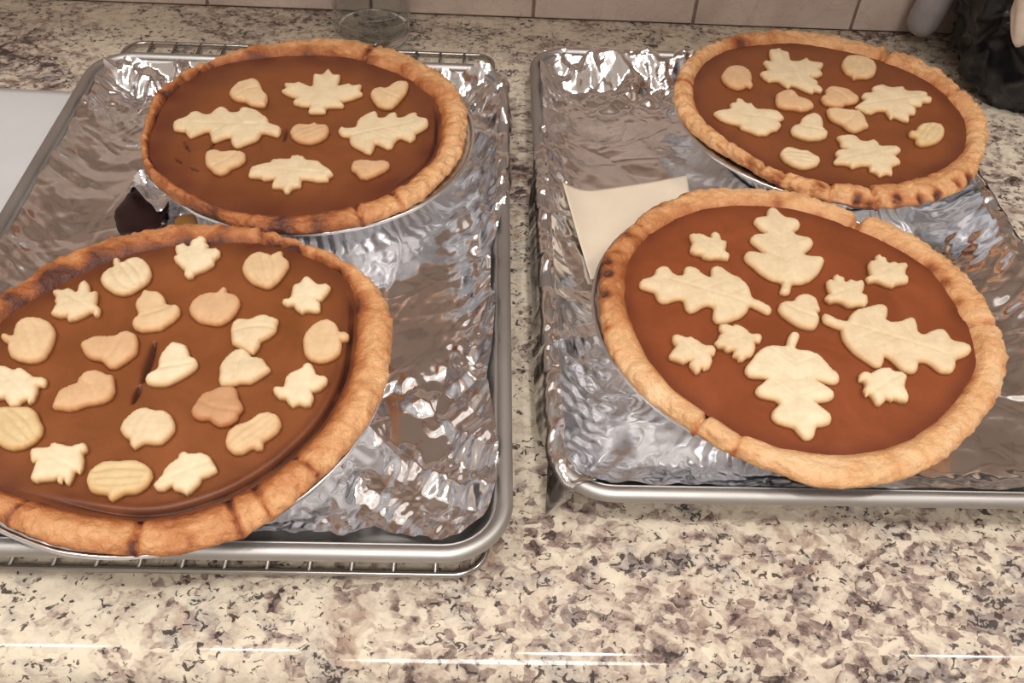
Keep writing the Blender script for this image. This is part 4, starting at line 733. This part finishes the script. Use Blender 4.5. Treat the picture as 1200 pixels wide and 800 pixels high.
    for k in range(1, 9): prof.append((Rb + (R0 - .011 - Rb) * k / 8, 0.0016 + (zr - .0020) * k / 8))
    prof += [(R0 - .004, zr), (R0 - 0.0012, zr + .0002)]
    nf = 480; V, F = [], []
    for j, (r, z) in enumerate(prof):
        fa = 0 if (j < 3 or j > 12) else min(1, (j - 2) / 3.0) * (1 if j < 12 else .6)
        for i in range(nf):
            a = 2 * PI * i / nf; ph = a * 60 / (2 * PI)
            tr = 2 * abs(2 * (ph - math.floor(ph + .5))) - 1
            r2 = r + 0.0011 * fa * tr + 0.0006 * noise.noise(Vector((math.cos(a) * 6, math.sin(a) * 6, z * 40 + sd)))*(j>2)
            V.append((r2 * math.cos(a), r2 * math.sin(a), z))
    m = len(prof)
    for j in range(m - 1):
        for i in range(nf):
            i2 = (i + 1) % nf
            F.append((j * nf + i, (j + 1) * nf + i, (j + 1) * nf + i2, j * nf + i2))
    o = mesh_obj('fluted_wall', V, F, M_TIN, t)
    sol = o.modifiers.new('solid', 'SOLIDIFY'); sol.thickness = 0.0003; sol.offset = -1
    path = []
    for i in range(240):
        a = 2 * PI * i / 240
        rr_ = R0 + 0.0005 * noise.noise(Vector((math.cos(a) * 9, math.sin(a) * 9, sd)))
        path.append((rr_ * math.cos(a), rr_ * math.sin(a), zr + 0.0003 + .0004 * noise.noise(Vector((math.cos(a) * 4, math.sin(a) * 4, sd + 5)))))
    V, F = tube(path, 0.0014, True, 8)
    mesh_obj('rolled_rim', V, F, M_TIN, t)
for key in ('BL', 'BR', 'FR', 'FL'): build_pie(key)

# ------------------------------------------------------------------ cookies
def chaikin(P, n=1):
    P = np.asarray(P, float)
    for _ in range(n):
        Q = np.roll(P, -1, 0)
        P = np.stack([0.78 * P + 0.22 * Q, 0.22 * P + 0.78 * Q], 1).reshape(-1, 2)
    return P
def soften(P, q):
    P = np.asarray(P, float); Q = np.roll(P, -1, 0)
    return np.stack([(1 - q) * P + q * Q, q * P + (1 - q) * Q], 1).reshape(-1, 2)
def resample(P, step):
    Q = np.vstack([P, P[:1]]); d = np.hypot(*np.diff(Q, axis=0).T); s = np.concatenate([[0], np.cumsum(d)])
    m = max(24, int(s[-1] / step)); t = np.linspace(0, s[-1], m, endpoint=False)
    return np.stack([np.interp(t, s, Q[:, 0]), np.interp(t, s, Q[:, 1])], 1)
def seg_dist(pts, P):
    A = P; B = np.roll(P, -1, 0); best = np.full(len(pts), 1e9)
    for a, b in zip(A, B):
        ab = b - a; t = np.clip(((pts - a) @ ab) / (ab @ ab + 1e-12), 0, 1)
        d = np.hypot(*(pts - a - t[:, None] * ab).T); best = np.minimum(best, d)
    return best
def inside(pts, P):
    x, y = pts.T; c = np.zeros(len(pts), bool)
    A = P; B = np.roll(P, -1, 0)
    for a, b in zip(A, B):
        cond = ((a[1] > y) != (b[1] > y))
        xi = (b[0] - a[0]) * (y - a[1]) / (b[1] - a[1] + 1e-12) + a[0]
        c ^= cond & (x < xi)
    return c

TINTS = {'p': (0.70, 0.57, 0.385), 'w': (0.75, 0.645, 0.46), 'g': (0.67, 0.485, 0.295), 't': (0.63, 0.41, 0.24), 'b': (0.52, 0.29, 0.155), 'y': (0.64, 0.49, 0.275)}
KN = {'maple': 'maple_leaf_cookie', 'oak': 'oak_leaf_cookie', 'pumpkin': 'pumpkin_cookie', 'acorn': 'acorn_cookie'}

def build_cookie(i, pie, kind, c, P, label, tint):
    P = np.array(P) / 1000.0
    if np.sum(P[:, 0] * np.roll(P[:, 1], -1) - np.roll(P[:, 0], -1) * P[:, 1]) < 0: P = P[::-1]
    sharp = kind == 'maple'
    if sharp or kind == 'oak':      # deepen the notches between the lobes
        A_ = np.roll(P, 1, 0); B_ = np.roll(P, -1, 0); e1 = P - A_; e2 = B_ - P
        cr_ = e1[:, 0] * e2[:, 1] - e1[:, 1] * e2[:, 0]
        sn = cr_ / (np.hypot(*e1.T) * np.hypot(*e2.T) + 1e-12)
        mid_ = (A_ + B_) / 2
        k_ = np.where(sn < -0.2, 0.16 if sharp else 0.06, np.where(sn > 0.3, 0.05 if sharp else 0.0, 0))
        P = P + (P - mid_) * k_[:, None]
    P = resample(chaikin(soften(P, 0.16), 1) if kind in ('pumpkin', 'acorn') else soften(P, 0.13 if sharp else 0.2), 0.0007)
    t = 0.0040 if kind in ('oak',) or np.ptp(P[:, 0]) > 0.04 else 0.0046
    lo, hi = P.min(0), P.max(0); st = 0.00115
    gx, gy = np.meshgrid(np.arange(lo[0], hi[0], st), np.arange(lo[1], hi[1], st))
    G_ = np.stack([gx.ravel(), gy.ravel()], 1)
    rng = np.random.RandomState(i); G_ += rng.uniform(-.0002, .0002, G_.shape)
    G_ = G_[inside(G_, P)]
    dg = seg_dist(G_, P); G_ = G_[dg > 0.00045]; dg = dg[dg > 0.00045]
    n = len(P)
    pts = [Vector(p) for p in P] + [Vector(p) for p in G_]
    res = geometry.delaunay_2d_cdt(pts, [(k, (k + 1) % n) for k in range(n)], [], 1, 1e-7)
    vo, fo = res[0], res[2]
    A2 = np.array([(v.x, v.y) for v in vo])
    d = seg_dist(A2, P); d[:n] = 0
    rr = 0.0013 if sharp else 0.0016
    k = np.clip(d / rr, 0, 1)
    z = t - rr * 0.95 * (1 - np.sqrt(np.clip(1 - (1 - k) ** 2, 0, 1)))
    puff = np.clip(d / 0.010, 0, 1)
    z += 0.0012 * np.sqrt(puff) - 0.0005
    for q in range(len(A2)):
        z[q] += (0.00035 * noise.noise(Vector((A2[q, 0] * 110 + i * 3.1, A2[q, 1] * 110, 0))) + 0.00012 * noise.noise(Vector((A2[q, 0] * 400, A2[q, 1] * 400, i)))) * min(1, k[q] + .3)
    # pressed lines
    cen = A2.mean(0); far = P[np.argmax(np.hypot(*(P - cen).T))]
    ax = (far - cen) / np.hypot(*(far - cen)); pe = np.array([-ax[1], ax[0]])
    u = (A2 - cen) @ ax; w = (A2 - cen) @ pe
    gro = np.zeros(len(A2))
    if kind == 'pumpkin':
        hw = np.ptp(w) / 2
        dep = 0.0009 if tint in 'y' or i in (1, 3, 21) else 0.0005
        for s_ in (-.42, .42, -.05):
            curve = s_ * hw * np.sqrt(np.clip(1 - (u / (0.016)) ** 2, 0, 1))
            gro += dep * np.exp(-((w - curve) / 0.0009) ** 2) * (np.abs(u) < .0125)
    elif kind == 'acorn':
        gro += 0.0007 * np.exp(-((u + 0.0025 - w * w * 18) / 0.0009) ** 2)
    elif kind == 'oak':
        gro += 0.0005 * np.exp(-(w / 0.0008) ** 2) * (np.abs(u) < .026)
        for kk in (-.012, 0.0, .012):
            gro += 0.00035 * np.exp(-((u - kk - np.abs(w) * .8) / 0.0009) ** 2) * (np.abs(w) < .014)
    elif kind == 'maple' and len(P) > 120:
        gro += 0.0004 * np.exp(-(w / 0.0008) ** 2)
    z -= gro * np.clip(d / 0.002, 0, 1)
    V = [(a[0], a[1], zz) for a, zz in zip(A2, z)]
    edge = list(np.clip(1 - d / 0.0026, 0, 1) ** 1.2)
    m = len(V)
    F = [tuple(f) for f in fo]
    # boundary loop down to the base, slightly flared, then a bottom cap
    V += [(p[0] * 1.0, p[1] * 1.0, 0.0) for p in A2[:n]]; edge += [1.0] * n
    for k_ in range(n):
        k2 = (k_ + 1) % n
        F.append((k_, m + k_, m + k2, k2))
    F.append(tuple(m + k_ for k_ in reversed(range(n))))
    o = mesh_obj(KN[kind], V, F, M_COOKIE)
    o.location = (CENT[pie][0] + c[0] / 1000, CENT[pie][1] + c[1] / 1000, CROWN[pie] - 0.0040 - 0.0001)
    attr(o, 'edge', edge)
    o.color = (*TINTS[tint], 1)
    tag(o, label, 'cookie', 'cookies on the %s pie' % NAMES[pie])

for i, (pie, kind, c, P, label, tint) in enumerate(DATA['cookies']):
    build_cookie(i, pie, kind, c, P, label, tint)

# ------------------------------------------------------------------ loose things
M_PAPER = plain('white_paper', (0.56, 0.56, 0.57), 0.7, 0, 14, 0.03, (0.15, 0.002))
M_PARCH = plain('parchment', (0.70, 0.60, 0.48), 0.65, 0, 30, 0.05, (0.1, 0.001))
def sheet(name, quad, zfun, mat, nu=40, nv=40, th=0.0003):
    q = [np.array(p, float) for p in quad]
    V = []
    for i in range(nu + 1):
        for j in range(nv + 1):
            s, t = i / nu, j / nv
            p = (q[0] * (1 - s) + q[1] * s) * (1 - t) + (q[3] * (1 - s) + q[2] * s) * t
            V.append((p[0], p[1], zfun(p[0], p[1], s, t)))
    F = [(i * (nv + 1) + j, (i + 1) * (nv + 1) + j, (i + 1) * (nv + 1) + j + 1, i * (nv + 1) + j + 1) for i in range(nu) for j in range(nv)]
    o = mesh_obj(name, V, F, mat)
    s_ = o.modifiers.new('solid', 'SOLIDIFY'); s_.thickness = th; s_.offset = 0
    return o
o = sheet('paper_sheet', [(-0.62, 0.40), (-0.325, 0.395), (-0.327, 0.672), (-0.62, 0.678)],
          lambda x, y, s, t: 0.0006 + 0.0006 * (1 + noise.noise(Vector((x * 12, y * 12, 0)))), M_PAPER)
tag(o, 'plain white paper sheet on the granite left of the left baking sheet', 'paper')
zf = PANS['R']['z'] + 0.0047
o = sheet('parchment_piece', [(0.0730, 0.455), (0.150, 0.470), (0.1535, 0.576), (0.0580, 0.5475)],
          lambda x, y, s, t: zf + 0.0012 + 0.0215 * max(0.0, (0.048 - (x - PANS['R']['x'])) / 0.0375) ** 2 + 0.0008 * noise.noise(Vector((x * 20, y * 20, 0)))  + .002 * max(0, s - .8) * 5 * max(0, t - .6), M_PARCH)
tag(o, 'tan piece of parchment paper on the foil, tucked under the front right pie', 'paper')

# burnt puddle and torn foil on the left sheet
M_BURNT = plain('burnt_syrup', (0.016, 0.004, 0.004), 0.35, 0, 60, 0.3, (0.2, 0.001))
def blob(name, cx, cy, z, rx, ry, rz, h, mat, seed, n=64):
    V = [(0, 0, h)]; F = []; rings = 8
    for j in range(1, rings + 1):
        f = j / rings
        for i in range(n):
            a = 2 * PI * i / n
            w = 1 + 0.16 * noise.noise(Vector((math.cos(a) * 1.6, math.sin(a) * 1.6, seed))) + .05 * noise.noise(Vector((math.cos(a) * 4, math.sin(a) * 4, seed)))
            V.append((rx * f * w * math.cos(a), ry * f * w * math.sin(a), h * math.sqrt(max(0, 1 - f ** 4))))
    F = [(0, 1 + i, 1 + (i + 1) % n) for i in range(n)]
    for j in range(rings - 1):
        for i in range(n):
            i2 = (i + 1) % n
            F.append((1 + j * n + i, 1 + (j + 1) * n + i, 1 + (j + 1) * n + i2, 1 + j * n + i2))
    F.append(tuple(1 + (rings - 1) * n + i for i in reversed(range(n))))
    o = mesh_obj(name, V, F, mat); o.location = (cx, cy, z); o.rotation_euler = (0, 0, rz)
    return o
o = blob('burnt_puddle', -0.2330, 0.5110, PANS['L']['z'] + 0.0028, 0.0175, 0.0285, 0.15, 0.0022, M_BURNT, 2.0)
tag(o, 'dark brown puddle of burnt syrup on the foil between the two left pies', 'syrup')
def scrap(name, cx, cy, z, L, Wd, rz, seed):
    nu, nv = 34, 20
    s = np.linspace(-1, 1, nu); t = np.linspace(-1, 1, nv)
    S, T = np.meshgrid(s, t, indexing='ij')
    X = S * L * (1 + .0 * T); Y = T * Wd * (0.55 + .45 * (S + 1) / 2) + 0.15 * Wd * S
    Z = 0.004 + 0.003 * S + crumple(X, Y, seed, 6, .012, .035, .38, .5, .03, -.2) + 0.003 * np.abs(T)
    Z = np.maximum(Z, 0.0004)
    V = np.stack([X, Y, Z], -1).reshape(-1, 3); idx = np.arange(nu * nv).reshape(nu, nv)
    F = np.stack([idx[:-1, :-1], idx[1:, :-1], idx[1:, 1:], idx[:-1, 1:]], -1).reshape(-1, 4)
    o = mesh_obj(name, V, F, M_FOIL, smooth=False); o.location = (cx, cy, z); o.rotation_euler = (0, 0, rz)
    sm_ = o.modifiers.new('solid', 'SOLIDIFY'); sm_.thickness = 0.0002
    return o
o = scrap('foil_scrap', -0.2265, 0.5235, PANS['L']['z'] + 0.0056, 0.022, 0.0135, math.radians(-42), 5)
tag(o, 'torn crumpled scrap of foil lying over the dark syrup puddle', 'foil')
o = blob('syrup_drop', -0.2005, 0.5010, PANS['L']['z'] + 0.0030, 0.0075, 0.0095, 0.4, 0.0018, plain('golden_syrup', (0.30, 0.13, 0.03), 0.2), 7.0)
tag(o, 'small golden syrup drop on the foil beside the foil scrap', 'syrup')

# drinking glass
m, nt, b = new_mat('clear_glass')
nt.nodes.remove(b)
out = nt.nodes['Material Output']
fr = N(nt, 'ShaderNodeLayerWeight', Blend=0.5)
fz = math_n(nt, 'ADD', math_n(nt, 'MULTIPLY', math_n(nt, 'POWER', fr.outputs['Facing'], 4.0), 0.7), 0.045)
tr = nt.nodes.new('ShaderNodeBsdfTransparent'); tr.inputs[0].default_value = (0.96, 0.97, 0.965, 1)
gl = nt.nodes.new('ShaderNodeBsdfGlossy'); gl.inputs['Roughness'].default_value = 0.04
ms = nt.nodes.new('ShaderNodeMixShader')
nt.links.new(fz, ms.inputs[0]); nt.links.new(tr.outputs[0], ms.inputs[1]); nt.links.new(gl.outputs[0], ms.inputs[2])
nt.links.new(ms.outputs[0], out.inputs['Surface'])
M_THICK, nt, b = new_mat('thick_glass')
b.inputs['Base Color'].default_value = (0.97, 0.98, 0.97, 1); b.inputs['Roughness'].default_value = 0.03
b.inputs['IOR'].default_value = 1.45; b.inputs['Transmission Weight'].default_value = 1.0

def lathe(name, prof, mat, parent, lobes=0.0, n=96, closed=True):
    V, F = [], []
    for j, (r, z) in enumerate(prof):
        for i in range(n):
            a = 2 * PI * i / n
            fac = 1.0 - lobes * abs(math.sin(6 * a))
            V.append((r * fac * math.cos(a), r * fac * math.sin(a), z))
    for j in range(len(prof) - 1):
        for i in range(n):
            i2 = (i + 1) % n
            F.append((j * n + i, j * n + i2, (j + 1) * n + i2, (j + 1) * n + i))
    bm = bmesh.new(); me = bpy.data.meshes.new(name); me.from_pydata(V, [], F); bm.from_mesh(me)
    bmesh.ops.remove_doubles(bm, verts=bm.verts[:], dist=1e-6)
    bmesh.ops.recalc_face_normals(bm, faces=bm.faces[:])
    return bm_obj(name, bm, mat, parent, smooth=True)
gt = empty('drinking_glass', (-0.1015, 0.7835, 0.0002), 'clear drinking glass with thick base by the tiled wall behind the back left pie', 'glass')
lathe('glass_wall', [(0.0330, 0.0105), (0.0337, 0.030), (0.0355, 0.10), (0.0360, 0.118), (0.0353, 0.119), (0.0346, 0.118), (0.0340, 0.10), (0.0322, 0.030), (0.0314, 0.0105)], m, gt, 0.012)
lathe('glass_base', [(0.0, 0.0), (0.029, 0.0), (0.0318, 0.0018), (0.0329, 0.006), (0.0330, 0.0104), (0.0300, 0.0102), (0.026, 0.0085), (0.012, 0.0078), (0.0, 0.0078)], M_THICK, gt)
for zz in (0.0225, 0.0315):
    V, F = tube([(0.0336 * math.cos(2 * PI * k / 72), 0.0336 * math.sin(2 * PI * k / 72), zz) for k in range(72)], 0.0006, True, 6)
    mesh_obj('ridge', V, F, M_THICK, gt)

# black plastic bag, grey container and beige cloth at the back right
M_BAG = plain('black_plastic', (0.004, 0.0035, 0.006), 0.30, 0, 40, 0.2, (0.2, 0.003))
bm = bmesh.new(); bmesh.ops.create_icosphere(bm, subdivisions=6, radius=1)
cB = Vector((0.505, 0.742, 0.075)); rB = Vector((0.112, 0.082, 0.088))
for v in bm.verts:
    p = v.co.copy()
    d = noise.noise(p * 1.2 + Vector((3, 1, 7))) * 0.10
    pw = p + Vector((noise.noise(p * 2), noise.noise(p * 2 + Vector((5, 0, 0))), noise.noise(p * 2 + Vector((0, 5, 0))))) * 0.3
    r1 = 1 - abs(noise.noise(Vector((pw.x * 2.2, pw.y * 2.2, pw.z * 1.1)) + Vector((9, 2, 1)))); r2 = 1 - abs(noise.noise(Vector((pw.x * 5.0, pw.y * 5.0, pw.z * 2.2)) + Vector((1, 5, 2))))
    d += 0.09 * (r1 ** 5 - .4) + 0.06 * (r2 ** 6 - .3)
    q = p * (1 + d)
    # squarer plan
    q.x = math.copysign(abs(q.x) ** 0.8, q.x); q.y = math.copysign(abs(q.y) ** 0.8, q.y)
    w = Vector((q.x * rB.x, q.y * rB.y, q.z * rB.z)) + cB
    w.x += 0.006 + 0.16 * max(0.0, w.z - 0.02) 
    w.z = max(w.z, 0.0008 + 0.0003 * (1 + p.x))
    w.y = min(w.y, WALL_Y - 0.004)
    v.co = w - cB
for f in bm.faces: f.smooth = True
o = bm_obj('plastic_bag', bm, M_BAG, smooth=True, loc=cB)
tag(o, 'crumpled black plastic bag in the corner behind the back right pie', 'bag')

def capsule(path, radii, n=20):
    V, F = [], []; m = len(path)
    P = [Vector(p) for p in path]
    for i in range(m):
        t = (P[min(i + 1, m - 1)] - P[max(i - 1, 0)]).normalized()
        s = t.cross(Vector((0, 1, 0))).normalized(); q = s.cross(t)
        for k in range(n):
            a = 2 * PI * k / n; V.append(P[i] + (s * math.cos(a) + q * math.sin(a)) * radii[i])
    for i in range(m - 1):
        for k in range(n):
            k2 = (k + 1) % n; F.append((i * n + k, (i + 1) * n + k, (i + 1) * n + k2, i * n + k2))
    F.append(tuple(range(n))); F.append(tuple((m - 1) * n + k for k in reversed(range(n))))
    return V, F
a0 = Vector((0.397, 0.800, 0.0135)); d0 = Vector((0.20, 0.02, 1.0)).normalized()
ss = [0, .001, .003, .006, .010, .016, .03, .05, .08, .11]
rd = [.002, .006, .0095, .012, .0138, .0148, .0155, .016, .016, .0155]
V, F = capsule([a0 + d0 * s for s in ss], rd)
o = mesh_obj('grey_container', V, F, plain('grey_plastic', (0.36, 0.33, 0.34), 0.3, 0, 40, 0.15))
tag(o, 'smooth grey rounded container leaning between the tiled wall and the black bag', 'container')
M_CLOTH = plain('beige_cloth', (0.62, 0.54, 0.46), 0.85, 0, 70, 0.12, (0.3, 0.002))
tip = Vector((0.4085, 0.658, 0.0785))
ns, na = 30, 36; V, F = [], []
for j in range(ns):
    f = j / (ns - 1)
    cen = tip + Vector((0.014 * f + 0.02 * f * f, 0.004 * f, 0.085 * f))
    rad = 0.002 + 0.050 * f ** 0.8
    for k in range(na):
        a = 2 * PI * k / na
        w = 1 + 0.16 * math.cos(5 * a + 2 * f) * f + 0.12 * noise.noise(Vector((math.cos(a) * 2, math.sin(a) * 2, f * 5)))
        V.append(cen + Vector((math.cos(a) * rad * w, math.sin(a) * rad * w * 0.45, 0)))
for j in range(ns - 1):
    for k in range(na):
        k2 = (k + 1) % na; F.append((j * na + k, j * na + k2, (j + 1) * na + k2, (j + 1) * na + k))
F.append(tuple(reversed(range(na)))); F.append(tuple((ns - 1) * na + k for k in range(na)))
o = mesh_obj('beige_cloth', V, F, M_CLOTH)
tag(o, 'pale beige cloth with a pointed corner draped against the black bag', 'cloth')
